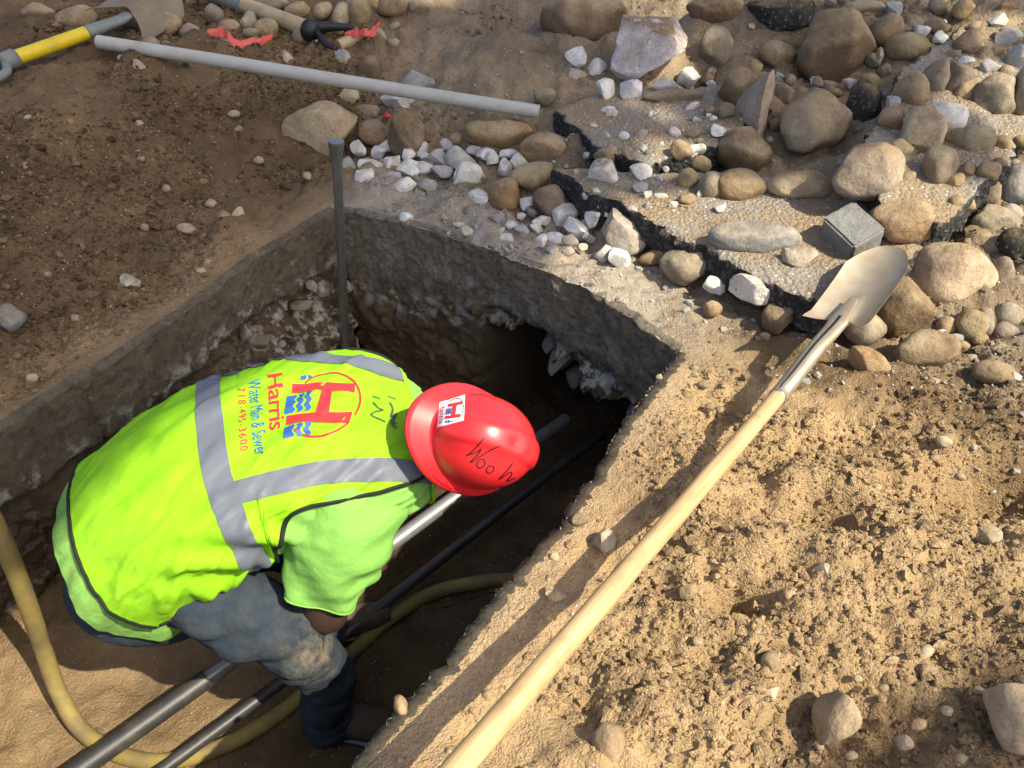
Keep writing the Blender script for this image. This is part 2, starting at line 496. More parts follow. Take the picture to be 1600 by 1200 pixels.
# ------------------------------------------------------------------ pit walls and floor
FLOOR = -0.9
def wall_material(name, white_lo, white_hi, slab_a=(0.062, 0.050, 0.034), slab_b=(0.205, 0.168, 0.118)):
    m, nt, b = new_mat(name); t = NT(nt)
    co = t.coord(); dep = t.attr('depth'); wh = t.attr('white')
    nA = t.noise(co, 6, 7, 0.65); nB = t.noise(co, 45, 6, 0.7); nC = t.noise(co, 17, 7, 0.7)
    slab = t.mix(nA, slab_a, slab_b)
    slab = t.mix(t.math('MULTIPLY', t.ramp(nB, [(0.35, 1), (0.52, 0)]), 0.6), slab, (0.030, 0.028, 0.025))
    slab = t.mix(t.math('MULTIPLY', t.ramp(t.noise(co, 30, 6, 0.7), [(0.6, 0), (0.72, 1)]), 0.5), slab, (0.34, 0.31, 0.26))
    earth = t.mix(nB, (0.062, 0.044, 0.025), (0.175, 0.128, 0.073))
    earth = t.mix(t.ramp(nA, [(0.42, 0), (0.62, 1)]), earth, t.mix(nC, (0.075, 0.058, 0.037), (0.16, 0.125, 0.08)))
    c = t.mix(t.ramp(t.math('ADD', dep, t.math('MULTIPLY', t.math('SUBTRACT', nC, 0.5), 0.35)), [(0.44, 0), (0.56, 1)]), slab, earth)
    w = t.math('MULTIPLY', wh, t.ramp(nC, [(white_lo, 0), (white_hi, 1)]))
    c = t.mix(t.math('MINIMUM', w, 1.0), c, t.mix(nB, (0.30, 0.29, 0.27), (0.66, 0.65, 0.62)))
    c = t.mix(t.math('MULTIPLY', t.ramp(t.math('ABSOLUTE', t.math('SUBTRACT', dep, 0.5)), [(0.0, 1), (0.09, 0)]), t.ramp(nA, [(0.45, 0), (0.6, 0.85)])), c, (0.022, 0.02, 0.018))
    nt.links.new(c, b.inputs['Base Color'])
    b.inputs['Roughness'].default_value = 0.93
    b.inputs['Specular IOR Level'].default_value = 0.2
    nt.links.new(t.bump(t.math('ADD', t.noise(co, 38, 9, 0.72), t.math('MULTIPLY', nC, 0.5)), 0.9, 0.016), b.inputs['Normal'])
    M[name] = m
wall_material('pit_wall', 0.50, 0.60)
wall_material('pit_wall_concrete', 0.47, 0.58, (0.115, 0.095, 0.070), (0.30, 0.255, 0.19))

def pit_wall(name, E, nout, offs, white, rows=110, dmax=1.0):
    n = len(E)
    s = np.r_[0, np.cumsum(np.hypot(*np.diff(E, axis=0).T))]
    L = s[-1]; s = s / L
    d = np.r_[-0.006, dmax * (np.arange(rows) / (rows - 1)) ** 1.15]
    Sg, Dg = np.meshgrid(s, d, indexing='ij')
    base = np.repeat(E[:, None, :], len(d), 1)
    o = offs(Sg, np.maximum(Dg, 0), Sg * L)                         # outward offset
    o[:, 0] = 0.03; 
    xyz = np.concatenate([base + nout * o[..., None], -Dg[..., None]], -1)
    top = HT(E[:, 0], E[:, 1])
    xyz[..., 2] += top[:, None] * (1 - sstep(Dg, 0, 0.2))
    pn = np.stack([Sg * L, Dg, np.zeros_like(Sg)], -1)
    xyz[..., 2] += 0.012 * sstep(Dg, 0.1, 0.4) * fbm(pn * 20, 3, 71)
    V = xyz.reshape(-1, 3)
    o_ = mk(name, V, grid_faces(n, len(d)), M['pit_wall_concrete' if name.endswith('back') else 'pit_wall'])
    return o_, Sg.ravel(), Dg.ravel(), L
def finish_wall(o, dep, wh):
    attr(o, 'depth', dep); attr(o, 'white', wh); tag(o, kind='structure')
def pnz(S, D, k, sd, oct=4, g=0.55): return fbm(np.stack([S * k, D * k, np.zeros_like(S)], -1), oct, sd, g)

# back: a sound slab on top, a soil face below on the left, a broken cave under the slab on the right
def slab_b(s): return 0.255 + 0.03 * np.sin(s * 9) - 0.02 * s
def off_back(s, d, m):
    sb = slab_b(s) + 0.012 * pnz(m, d * 0, 14, 81)
    o = 0.006 * pnz(m, d, 16, 82) + 0.003 * pnz(m, d, 70, 83) + 0.02 * d
    below = sstep(d, sb, sb + 0.035)
    # left half: the face bulges back out into the pit
    bul = -0.010 + 0.03 * sstep(d, sb, 0.85) + 0.018 * pnz(m, d, 9, 84) + 0.010 * pnz(m, d, 35, 85)
    # right half: hanging lumps, then the hollow
    edge = 0.36 + 0.10 * pnz(m, d * 0, 4.5, 86) + 0.05 * pnz(m, d * 0, 15, 87) + 0.02 * np.sin(s * 20)
    hang = 0.035 + 0.055 * pnz(m, d, 8, 88, 5, 0.6) + 0.02 * pnz(m, d, 30, 89)
    cave = hang + 1.35 * sstep(d, edge, edge + 0.12) 
    w = sstep(s, 0.40, 0.50)
    return o * (1 - below) + below * ((1 - w) * bul + w * cave)
wb, s_, d_, L_ = pit_wall('pit_wall_back', EB, nB, off_back, None)
whb = np.exp(-((d_ - slab_b(s_) - 0.06) / 0.06) ** 2) * (0.55 + 0.6 * sstep(s_, 0.4, 0.6)) + 0.8 * sstep(s_, 0.42, 0.6) * sstep(d_, slab_b(s_) + 0.02, slab_b(s_) + 0.07) + 0.30 * np.exp(-((d_ - 0.17) / 0.05) ** 2)
finish_wall(wb, d_ / slab_b(s_) * 0.5, whb)

def slab_l(s): return 0.20 + 0.015 * np.sin(s * 14)
def off_left(s, d, m):
    sb = slab_l(s) + 0.015 * pnz(m, d * 0, 10, 91)
    o = 0.006 * pnz(m, d, 14, 92) + 0.003 * pnz(m, d, 60, 93) - 0.03 * d
    below = sstep(d, sb, sb + 0.03)
    low = 0.030 + (0.34 * (1 - sstep(s, 0.55, 0.80)) - 0.16 * sstep(s, 0.70, 0.88)) * sstep(d, sb + 0.02, 0.95) + 0.035 * pnz(m, d, 7, 94) + 0.020 * pnz(m, d, 24, 95, 5, 0.62)
    return o * (1 - below) + below * low
wl, s_, d_, L_ = pit_wall('pit_wall_left', EL, nL, off_left, None, 100)
whl = 0.75 * np.exp(-((d_ - slab_l(s_) + 0.02) / 0.035) ** 2) + 1.0 * sstep(s_, 0.70, 0.9) * sstep(d_, slab_l(s_), slab_l(s_) + 0.06) + 0.45 * sstep(0.62 - s_, 0.0, 0.2) * sstep(d_, 0.22, 0.4)
finish_wall(wl, d_ / slab_l(s_) * 0.5, whl)

def off_right(s, d, m):
    o = np.abs(0.010 * pnz(m, d, 12, 101) + 0.005 * pnz(m, d, 40, 102)) * sstep(d, 0, 0.03) + 0.10 * d
    u = sstep(d, 0.16, 0.24)
    return o + u * (0.05 + 0.04 * pnz(m, d, 6, 103) + 0.75 * (1 - sstep(s, 0.05, 0.20)))
wr, s_, d_, L_ = pit_wall('pit_wall_right', ER, nR, off_right, None, 60)
finish_wall(wr, d_ / 0.2 * 0.5, 0.3 * np.exp(-((d_ - 0.2) / 0.05) ** 2))
nN = nrm(np.array([-(Dn - Cn)[1], (Dn - Cn)[0]]))
if np.dot(nN, (Cn + Dn) / 2 - (A + B) / 2) < 0: nN = -nN
wn_, s_, d_, L_ = pit_wall('pit_wall_near', EN, nN, lambda s, d, m: 0.02 * pnz(m, d, 8, 111), None, 30)
finish_wall(wn_, d_ / 0.2 * 0.5, np.zeros(len(s_)))

fx = np.linspace(-2.9, 2.2, 330); fy = np.linspace(-1.2, 3.9, 330)
X, Y = np.meshgrid(fx, fy, indexing='ij')
drf = (X - B[0]) * nR[0] + (Y - B[1]) * nR[1]
zf = FLOOR + 0.030 * n2(X, Y, 4, 3, 51) + 0.010 * n2(X, Y, 16, 3, 52) + 0.006 * n2(X, Y, 40, 2, 53) + 0.16 * sstep(drf, -0.42, -0.05)
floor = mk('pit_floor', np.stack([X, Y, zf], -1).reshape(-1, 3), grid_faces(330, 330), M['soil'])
attr(floor, 'tone', np.clip(0.10 + 0.46 * sstep(-drf, 0.50, 0.85) * (1 - sstep((X - A[0]) * nB[0] + (Y - A[1]) * nB[1], -1.2, -0.7)) + 0.12 * n2(X, Y, 3, 2, 55), 0, 1).ravel()); attr(floor, 'grey', np.zeros(X.size)); tag(floor, kind='structure')  # shade painted into the floor soil: dark right and rear, tan at the sun patch
# ------------------------------------------------------------------ stones
def ico(sub):
    bm = bmesh.new(); bmesh.ops.create_icosphere(bm, subdivisions=sub, radius=1.0)
    V = np.array([v.co[:] for v in bm.verts]); F = np.array([[v.index for v in f.verts] for f in bm.faces]); bm.free()
    return V, F
ICO = {k: ico(k) for k in (1, 2, 3, 4)}
def rot_mat(r):
    q = nrm(r.normal(0, 1, 4)); w, x, y, z = q
    return np.array([[1-2*(y*y+z*z), 2*(x*y-z*w), 2*(x*z+y*w)], [2*(x*y+z*w), 1-2*(x*x+z*z), 2*(y*z-x*w)], [2*(x*z-y*w), 2*(y*z+x*w), 1-2*(x*x+y*y)]])
def stone_shape(seed, kind, sub):
    """unit stone: 'r' river cobble, 'o' blocky cobble, 'a' angular broken chunk"""
    r = np.random.default_rng(seed)
    V, F = ICO[sub]; V = V.copy()
    if kind == 'r':
        e = 2.0 + r.uniform(0.1, 0.9)
        V = V / (np.sum(np.abs(V @ rot_mat(r).T) ** e, 1) ** (1 / e))[:, None]
        V = V * (1 + 0.13 * fbm(V * 0.9 + seed, 2, seed))[:, None]
        for _ in range(r.integers(1, 4)):
            n = nrm(r.normal(0, 1, 3)); d = r.uniform(0.62, 0.88)
            k = V @ n - d
            V = V - np.outer(np.where(k > 0, k * 0.8, 0), n)
        V = V + nrm(V) * (0.026 * fbm(V * 3.4 + seed, 4, seed + 3, 0.6))[:, None]
    elif kind == 'o':
        for _ in range(8):
            n = nrm(r.normal(0, 1, 3)); d = r.uniform(0.62, 0.85)
            k = V @ n - d
            V = V - np.outer(np.where(k > 0, k * 0.88, 0), n)
        V = V * (1 + 0.08 * fbm(V * 1.3 + seed, 2, seed))[:, None]
        V = V + nrm(V) * (0.03 * fbm(V * 4 + seed, 3, seed + 3))[:, None]
    else:
        for _ in range(13):
            n = nrm(r.normal(0, 1, 3)); d = r.uniform(0.42, 0.80)
            k = V @ n - d
            V = V - np.outer(np.where(k > 0, k * 0.985, 0), n)
        V = V + nrm(V) * (0.035 * fbm(V * 3.1 + seed, 4, seed + 3, 0.6))[:, None]
    V = V - (V.max(0) + V.min(0)) / 2
    return V, F
TONES = {'t': (.33, .25, .145), 'p': (.47, .39, .26), 'b': (.20, .145, .085), 'o': (.30, .21, .115), 'r': (.20, .135, .09), 'y': (.31, .245, .135),
         'w': (.70, .70, .68), 'g': (.36, .37, .37), 'v': (.23, .235, .235), 'd': (.055, .055, .05), 'k': (.44, .40, .33), 'm': (.40, .34, .27), 's': (.27, .235, .175)}
# ------------------------------------------------------------------ broken asphalt plates
def asphalt_material():
    m, nt, b = new_mat('asphalt'); t = NT(nt)
    co = t.coord()
    nA = t.noise(co, 5, 6, 0.6); nB = t.noise(co, 60, 6, 0.7)
    v = t.n('ShaderNodeTexVoronoi', ins={'Vector': co, 'Scale': 85.0})
    cell = t.n('ShaderNodeSeparateColor', ins={0: v.outputs['Color']}).outputs[0]
    black = t.mix(t.math('MULTIPLY', t.ramp(cell, [(0.7, 0), (0.95, 1)]), 0.5), (0.022, 0.022, 0.022), (0.15, 0.145, 0.135))
    top = t.mix(nB, (0.14, 0.125, 0.10), (0.38, 0.345, 0.285))
    top = t.mix(t.ramp(nA, [(0.40, 0), (0.60, 0.9)]), top, t.mix(nB, (0.18, 0.12, 0.065), (0.36, 0.26, 0.15)))
    top = t.mix(t.math('MULTIPLY', t.ramp(cell, [(0.9, 0), (0.93, 1)]), t.ramp(v.outputs['Distance'], [(0.25, 1), (0.4, 0)])), top, (0.62, 0.60, 0.56))
    up = t.ramp(t.math('ADD', t.normal_z(), t.math('MULTIPLY', t.math('SUBTRACT', nB, 0.5), 0.5)), [(0.55, 0), (0.8, 1)])
    nt.links.new(t.mix(up, black, top), b.inputs['Base Color'])
    b.inputs['Roughness'].default_value = 0.85
    nt.links.new(t.bump(t.math('ADD', t.noise(co, 70, 6, 0.7), v.outputs['Distance']), 0.9, 0.009), b.inputs['Normal'])
    M['asphalt'] = m
asphalt_material()
def plate(pts, zs, thick, label, seed):
    """pts: pixel corners, zs: height of the top at each corner (a tilted plane is fitted)"""
    W = np.array([at(px, py, z) for (px, py), z in zip(pts, zs)])
    c = W.mean(0)
    Aq = np.c_[W[:, :2] - c[:2], np.ones(len(W))]
    pl = np.linalg.lstsq(Aq, W[:, 2], rcond=None)[0]
    E = []
    for k in range(len(W)):
        a, b = W[k, :2], W[(k + 1) % len(W), :2]
        m = max(3, int(np.linalg.norm(b - a) / 0.012))
        q = a + np.outer(np.arange(m) / m, b - a)
        nn = nrm(np.array([-(b - a)[1], (b - a)[0]]))
        q = q + nn * (0.020 * fbm(np.c_[q * 7, np.full(m, seed)], 2, seed, 0.5) + 0.007 * fbm(np.c_[q * 45, np.full(m, seed)], 3, seed + 30, 0.6))[:, None]
        E.append(q)
    E = np.concatenate(E); n = len(E)
    nout = nrm(E - c[:2])
    rows = [(-0.030, 0.0), (-0.012, -0.001), (-0.003, -0.006)] + [(0.0, -thick * f) for f in (0.2, 0.4, 0.6, 0.8)] + [(-0.01, -thick)]
    V = []
    for ro, rz in rows:
        q = E + nout * ro
        if rz < -0.004: q = q + nout * (0.013 * fbm(np.c_[E * 34, np.full(n, rz * 60)], 4, seed + 9, 0.7))[:, None]
        z = (q - c[:2]) @ pl[:2] + pl[2] + rz + 0.004 * n2(q[:, 0], q[:, 1], 25, 3, seed)
        V.append(np.c_[q, z])
    V = np.concatenate(V)
    F = grid_faces(len(rows), n, True)[:, ::-1].tolist()
    # top: concentric rings towards the middle
    ring0 = E + nout * (-0.03)
    K = 14; off = len(V); prev = list(range(n))
    for k in range(1, K):
        q = ring0 + (c[:2] - ring0) * (k / K)
        z = (q - c[:2]) @ pl[:2] + pl[2] + 0.006 * n2(q[:, 0], q[:, 1], 12, 4, seed + 2, 0.6)
        V = np.r_[V, np.c_[q, z]]
        cur = list(range(off, off + n)); off += n
        F += [(prev[i], prev[(i + 1) % n], cur[(i + 1) % n], cur[i]) for i in range(n)]
        prev = cur
    V = np.r_[V, [np.r_[c[:2], pl[2]]]]
    F += [(prev[i], prev[(i + 1) % n], off) for i in range(n)]
    F.append(tuple(range((len(rows) - 1) * n, len(rows) * n))[::-1])
    me_o = mk('asphalt_plate', V - c, F, M['asphalt'])
    bm = bmesh.new(); bm.from_mesh(me_o.data); bmesh.ops.recalc_face_normals(bm, faces=bm.faces[:]); bm.to_mesh(me_o.data); bm.free()
    me_o.data.set_sharp_from_angle(angle=R(50))
    me_o.location = c
    tag(me_o, label, 'asphalt', 'broken asphalt plates')
    PLATES.append((W[:, :2].copy(), c.copy(), pl.copy()))
    return me_o
plate([(866, 178), (905, 205), (925, 226), (975, 240), (1015, 252), (1078, 246), (1130, 228), (1200, 170), (1120, 130), (1000, 128), (905, 152)],
      [.20, .20, .195, .19, .19, .195, .21, .24, .28, .27, .23], 0.10, 'upper broken asphalt plate with black ragged edge, right of the conduit end', 5)
plate([(862, 268), (905, 300), (960, 318), (1005, 345), (1060, 372), (1115, 400), (1170, 428), (1230, 452), (1300, 476), (1420, 420), (1480, 330), (1380, 270), (1200, 262), (1020, 258), (930, 262)],
      [.135, .13, .13, .13, .13, .13, .13, .13, .13, .15, .18, .21, .21, .19, .165], 0.11, 'long broken asphalt plate with a striped cobble on it', 6)
plate([(1478, 338), (1520, 300), (1562, 262), (1640, 180), (1650, 90), (1500, 40), (1400, 120), (1330, 250), (1380, 330)],
      [.27, .28, .30, .33, .40, .45, .40, .31, .24], 0.11, 'tilted asphalt plate at the right edge with cobbles on top', 7)
camX = np.array([1.0, 0, 0]); camD = np.array([0, -S_, -C_]); camF = np.array([0, C_, -S_])   # image right, image down, view
_seed = [100]
def stone(px, py, w, h, rot, kind, tone, label, name, group=None, dirt=0.2, mat=None, sink=0.42, sub=None, cat='stone', lift=0.0, thick=None):
    _seed[0] += 1
    sd = _seed[0]
    r = np.random.default_rng(sd)
    sub = sub or (4 if w * h > 3600 else 3 if w * h > 500 else 2)
    V, F = stone_shape(sd, kind, sub)
    P = hit(px, py, 0.0)
    d = project(P)[2]
    rr = 0.5 * h / FPX * d
    P = hit(px, py, rr * sink + lift); d = project(P)[2]
    a, b = 0.5 * w / FPX * d, 0.5 * h / FPX * d
    c = thick * b if thick else b * r.uniform(0.8, 1.0) if w < 1.6 * h else b * 1.0
    ang = R(rot)
    ux = camX * math.cos(ang) + camD * math.sin(ang)
    uy = -camX * math.sin(ang) + camD * math.cos(ang)
    ext = (V.max(0) - V.min(0)) / 2
    V = V / ext
    # the longest unit direction lies along the long side
    V = np.outer(V[:, 0] * a, ux) + np.outer(V[:, 1] * b, uy) + np.outer(V[:, 2] * c, camF)
    m = mat or {'a': 'stone_white' if tone in 'wgvkm' else 'stone_cobble'}.get(kind, 'stone_cobble')
    o = mk(name, V, F, M[m])
    o.location = P
    j = r.uniform(0.88, 1.1)
    o.color = (*[min(1, x * j * r.uniform(0.96, 1.04)) for x in TONES[tone]], dirt + (0.10 if kind != 'a' else 0.03))
    if kind == 'a':
        me = o.data
        me.set_sharp_from_angle(angle=R(38))
    tag(o, label, cat, group)
    return o
BIG = [  # px, py, w, h, rot, kind, tone, dirt, label, name
 (502,205,120,88,-6,'r','p',.10,'big smooth pale boulder right behind the head of the steel bar','boulder'),
 (586,207,56,42,4,'r','t',.10,'rounded tan cobble wedged between the big pale boulder and a split brown stone','cobble'),
 (637,211,62,80,0,'o','b',.20,'split brown stone standing on edge, right of the small red scrap','split_stone'),
 (575,175,42,22,4,'r','s',.05,'flat grey pebble resting on top between boulder and conduit','flat_stone'),
 (546,151,32,26,0,'r','p',.05,'pale round pebble just under the conduit above the big boulder','cobble'),
 (578,108,38,44,10,'r','b',.05,'brown upright oval cobble touching the far side of the conduit','cobble'),
 (778,210,112,46,3,'r','o',.10,'long tan flat-topped cobble below the open end of the conduit','cobble'),
 (856,233,88,50,8,'r','t',.08,'saddle-shaped tan cobble right of the long flat one','cobble'),
 (830,278,76,46,-12,'o','y',.15,'olive brown oblong cobble under the saddle-shaped one','cobble'),
 (790,306,58,56,30,'o','o',.10,'ochre brown wedge-shaped cobble with a pointed top','cobble'),
 (861,317,56,56,0,'o','r',.08,'reddish brown squarish cobble beside the ochre wedge','cobble'),
 (852,222,26,20,0,'r','t',.05,'small tan pebble at the left shoulder of the saddle-shaped cobble','pebble'),
 (713,217,24,21,0,'r','o',.05,'small round ochre pebble left of the long flat cobble','pebble'),
 (948,243,42,29,-12,'r','t',.05,'small tan oval cobble below the upper broken asphalt plate','cobble'),
 (735,277,50,42,12,'a','w',.05,'largest white chunk in the rubble left of the ochre wedge','white_stone'),
 (720,247,48,40,0,'a','g',.05,'grey blue angular chunk under the long flat cobble','grey_stone'),
 (745,312,36,36,20,'a','w',.05,'white block just above a rounded grey pebble near the pit rim','white_stone'),
 (734,333,24,23,0,'r','v',.02,'rounded grey pebble at the pit rim','pebble'),
 (705,319,28,15,8,'r','p',.02,'flat cream pebble lying alone near the pit rim','pebble'),
 (905,360,52,30,28,'a','w',.05,'long white chunk leaning on the pale flat slab fragment','white_stone'),
 (884,335,46,34,-30,'a','w',.05,'white pitted chunk right below the reddish brown cobble','white_stone'),
 (978,370,78,74,10,'a','k',.10,'pale flat concrete fragment lying in front of the dark asphalt edge','concrete_fragment'),
 (944,396,30,30,0,'a','w',.02,'small white block at the lower left corner of the pale concrete fragment','white_stone'),
 (968,406,38,42,0,'a','w',.05,'notched white chunk below the pale concrete fragment','white_stone'),
 (1070,416,80,62,0,'r','s',.06,'rounded greyish tan cobble lying alone on the lit rim','cobble'),
 (1026,401,58,26,-12,'r','y',.05,'long ochre cobble tucked behind the rounded greyish one','cobble'),
 (1118,446,42,34,-20,'a','w',.05,'white chunk right of the rounded greyish cobble','white_stone'),
 (1178,451,76,50,10,'a','w',.22,'big white chunk with brown hollows at the lower asphalt edge','white_stone'),
 (1113,483,30,28,30,'r','o',.05,'small ochre pebble below the big white chunk with hollows','pebble'),
 (1217,492,60,46,-40,'o','b',.10,'brown cobble half in the shadow of the shovel blade','cobble'),
 (945,270,50,46,35,'a','w',.30,'white chunk with a brown patch on the lower asphalt plate','white_stone'),
 (1001,270,36,30,0,'a','w',.15,'white chunk right of the one with a brown patch','white_stone'),
 (1076,280,36,35,0,'r','t',.06,'round tan pebble left of a group of brown cobbles','cobble'),
 (1094,256,36,26,20,'o','t',.10,'small angular tan stone above the round tan pebble','cobble'),
 (1111,290,38,46,10,'r','s',.06,'grey tan cobble partly behind the rusty one','cobble'),
 (1157,291,82,56,4,'r','o',.14,'rusty orange brown cobble in front of the dark round one','cobble'),
 (1160,238,92,78,0,'r','b',.06,'dark brown round boulder in the middle of the heap','boulder'),
 (1251,290,106,46,3,'r','p',.45,'long pale cobble with soil heaped on its top','cobble'),
 (1271,191,108,112,6,'o','p',.38,'big pale square boulder with soil on its face','boulder'),
 (1184,160,52,108,18,'a','m',.22,'tall pinkish slab-like rock leaning against the square boulder','leaning_rock'),
 (1149,140,50,64,10,'o','b',.10,'brown block left of the tall leaning rock','cobble'),
 (1180,372,148,54,2,'r','v',.10,'long grey striped cobble lying on the lower asphalt plate','striped_cobble'),
 (1250,402,54,34,0,'a','k',.25,'small pale broken stone below the right tip of the striped cobble','broken_stone'),
 (912,28,136,92,12,'o','b',.42,'big brown soil-caked boulder at the top edge left of the white block','boulder'),
 (1017,75,120,112,5,'a','w',.42,'biggest white block with brown stains at the top','white_block'),
 (986,140,38,40,20,'a','w',.03,'clean white cube-like chunk right of the flat brown shard','white_stone'),
 (946,143,32,33,0,'a','w',.06,'white chunk left of the cube-like white chunk','white_stone'),
 (1076,120,34,34,0,'a','w',.05,'white chunk under the right corner of the biggest white block','white_stone'),
 (900,90,36,36,0,'a','w',.05,'white chunk at the foot of the soil-caked boulder','white_stone'),
 (932,106,28,32,30,'a','w',.08,'white chunk between the soil-caked boulder and the biggest white block','white_stone'),
 (902,117,30,22,0,'a','k',.15,'dull white chunk below the one at the boulder foot','white_stone'),
 (893,152,56,20,10,'a','w',.10,'long white splinter above the open end of the conduit','white_splinter'),
 (852,152,36,26,-20,'o','s',.15,'tan stone touching the conduit near its open end','cobble'),
 (1052,150,98,24,-2,'o','s',.10,'flat brown shard lying across the upper asphalt plate','flat_shard'),
 (1046,135,54,24,10,'a','w',.30,'stained white piece behind the flat brown shard','white_stone'),
 (1120,76,56,64,6,'o','s',.12,'greyish tan block right of the biggest white block','cobble'),
 (1118,14,92,44,0,'r','b',.15,'brown boulder cut by the top edge above the greyish tan block','boulder'),
 (1226,22,118,58,14,'o','d',.25,'dark lump of asphalt at the top edge','asphalt_lump'),
 (1302,72,124,112,-35,'o','b',.28,'big dark brown boulder right of the asphalt lump','boulder'),
 (1215,85,60,40,20,'o','o',.35,'soil-coloured clod under the asphalt lump','clod'),
 (1385,50,46,56,25,'r','o',.10,'ochre oval cobble at the right side of the big dark boulder','cobble'),
 (1426,36,34,24,8,'r','s',.05,'small grey tan pebble near the top, right of the ochre oval','pebble'),
 (1418,76,70,50,16,'o','y',.12,'angular yellowish cobble below the small grey tan pebble','cobble'),
 (1425,142,50,60,0,'r','t',.06,'egg-shaped tan cobble standing upright in the heap','cobble'),
 (1460,122,40,56,20,'r','s',.08,'shaded tan cobble behind the egg-shaped one','cobble'),
 (1498,122,54,56,0,'o','s',.15,'shaded angular cobble below the cement-grey patch','cobble'),
 (1512,142,50,34,-48,'r','t',.08,'slanting tan cobble left of a broad grey one','cobble'),
 (1556,150,66,68,0,'o','s',.10,'broad grey tan cobble near the right edge above the tilted plate','cobble'),
 (1598,148,44,80,0,'o','s',.10,'cobble cut by the right edge above the tilted plate','cobble'),
 (1351,174,48,78,4,'o','d',.40,'grey black crumbly lump right of the square boulder','asphalt_lump'),
 (1391,187,40,42,-15,'o','o',.15,'small orange block between the crumbly lump and a bright pale stone','cobble'),
 (1441,205,66,80,-8,'o','p',.18,'brightest pale block in the sun on the heap','cobble'),
 (1478,180,62,52,20,'a','w',.12,'white flaky piece behind the brightest pale block','white_stone'),
 (1521,218,74,46,8,'o','s',.12,'diamond-shaped tan stone on the tilted plate','cobble'),
 (1466,260,56,66,25,'r','s',.14,'grey tan cobble below the brightest pale block','cobble'),
 (1356,266,108,92,0,'o','m',.42,'broad flat soil-covered rock under the crumbly lump','boulder'),
 (1407,232,40,30,0,'o','p',.50,'soil-covered pebble beside the brightest pale block','pebble'),
 (1417,347,118,68,-4,'o','o',.10,'brown block-shaped cobble behind the tip of the shovel blade','cobble'),
 (1490,431,138,106,8,'r','p',.22,'big pale round boulder right of the shovel blade','boulder'),
 (1411,480,84,100,0,'r','b',.05,'dark brown boulder under the shovel blade','boulder'),
 (1446,548,106,68,-4,'r','b',.06,'smooth brown oval boulder in front of the dark one','boulder'),
 (1352,512,62,58,0,'r','s',.06,'grey tan cobble under the neck of the shovel','cobble'),
 (1357,571,80,46,38,'r','o',.12,'tan kidney-shaped cobble on the soil next to the shovel socket','cobble'),
 (1548,384,44,38,-38,'r','s',.04,'thumb-shaped grey cobble behind the big pale round boulder','cobble'),
 (1557,347,78,52,22,'o','s',.08,'long tan cobble under the lower corner of the tilted plate','cobble'),
 (1525,372,44,44,0,'o','b',.20,'brown stone in the gap behind the big pale round boulder','cobble'),
 (1564,430,32,58,0,'r','s',.06,'tan cobble hidden behind the right side of the big pale round boulder','cobble'),
 (1590,288,60,66,0,'r','v',.06,'grey boulder cut by the right edge under the tilted plate','boulder'),
 (1590,388,50,70,-30,'o','d',.15,'dark grey lump cut by the right edge','asphalt_lump'),
 (1588,448,36,38,0,'r','s',.05,'round tan pebble at the right edge below the dark grey lump','pebble'),
 (1516,507,46,50,0,'r','y',.06,'ochre cobble below the big pale round boulder','cobble'),
 (1538,503,34,46,0,'r','s',.05,'grey tan cobble right of the ochre one below the big boulder','cobble'),
 (1478,508,30,28,0,'r','t',.04,'round grey pebble below the big pale round boulder','pebble'),
 (1580,494,52,40,20,'r','s',.05,'tan cobble at the right edge level with the pebble field','cobble'),
 (1573,518,38,34,0,'r','s',.05,'squarish tan pebble in the pebble field at the right edge','pebble'),
 (1558,585,74,44,18,'o','b',.35,'brown stone half sunk in the soil at the right edge','half_buried_stone'),
 (1545,468,20,26,0,'a','w',.02,'white chip at the right foot of the big pale round boulder','white_stone'),
 (350,342,27,29,0,'r','t',.04,'round tan pebble on the dark soil left of the steel bar','pebble'),
 (373,341,24,32,-20,'a','p',.15,'pointed cream stone beside the round tan pebble','stone'),
 (291,357,32,17,6,'o','p',.15,'flat cream stone on the dark soil near the left rim','stone'),
 (202,438,34,20,12,'a','k',.20,'whitish lump on the dark soil halfway along the left rim','stone'),
 (16,497,46,46,0,'o','v',.10,'grey angular stone at the left edge of the photo','stone'),
 (215,102,26,16,0,'a','k',.05,'small pale flake on the soil just below the conduit','stone'),
 (1308,732,28,22,-10,'r','s',.06,'rounded pebble in a hollow, right one of a touching pair','pebble'),
 (1284,733,20,17,0,'r','b',.06,'small brown pebble, left one of a touching pair in a hollow','pebble'),
 (1258,851,54,34,-14,'r','p',.18,'cream finger-shaped cobble at the edge of a footprint','cobble'),
 (1293,903,48,42,25,'a','k',.20,'greyish white broken stone below the footprint','stone'),
 (1306,1126,56,90,34,'r','t',.14,'bean-shaped tan cobble lying in the lower right soil','cobble'),
 (1585,1115,86,112,0,'r','p',.12,'pale boulder cut by the right edge in the lower corner','boulder'),
 (950,1160,52,58,15,'o','t',.50,'soil-coloured stone half buried right of the shovel shaft','half_buried_stone'),
 (1475,690,28,18,30,'r','p',.04,'cream oval pebble on the soil right of the hollow','pebble'),
 (1546,836,40,32,20,'a','k',.25,'pale stone partly covered by the smooth clay crust','stone'),
 (1508,845,18,18,0,'r','s',.04,'round grey pebble left of the crust-covered stone','pebble'),
 (1476,848,22,13,10,'r','p',.04,'flat pale pebble next to the round grey one','pebble'),
 (946,845,36,42,15,'a','k',.35,'flat pale flake between the pit rim and the shovel shadow','stone'),
 (870,932,44,24,18,'a','p',.25,'cream broken stone at the border of the shovel shadow','stone'),
 (866,870,16,15,0,'r','p',.04,'small cream pebble on the right rim, nearer the flat pale flake','pebble'),
 (857,908,14,20,10,'r','s',.06,'small tan pebble on the right rim, nearer the cream broken stone','pebble'),
 (1205,1084,34,20,-18,'a','p',.20,'pale flake on the soil above the bean-shaped cobble','stone'),
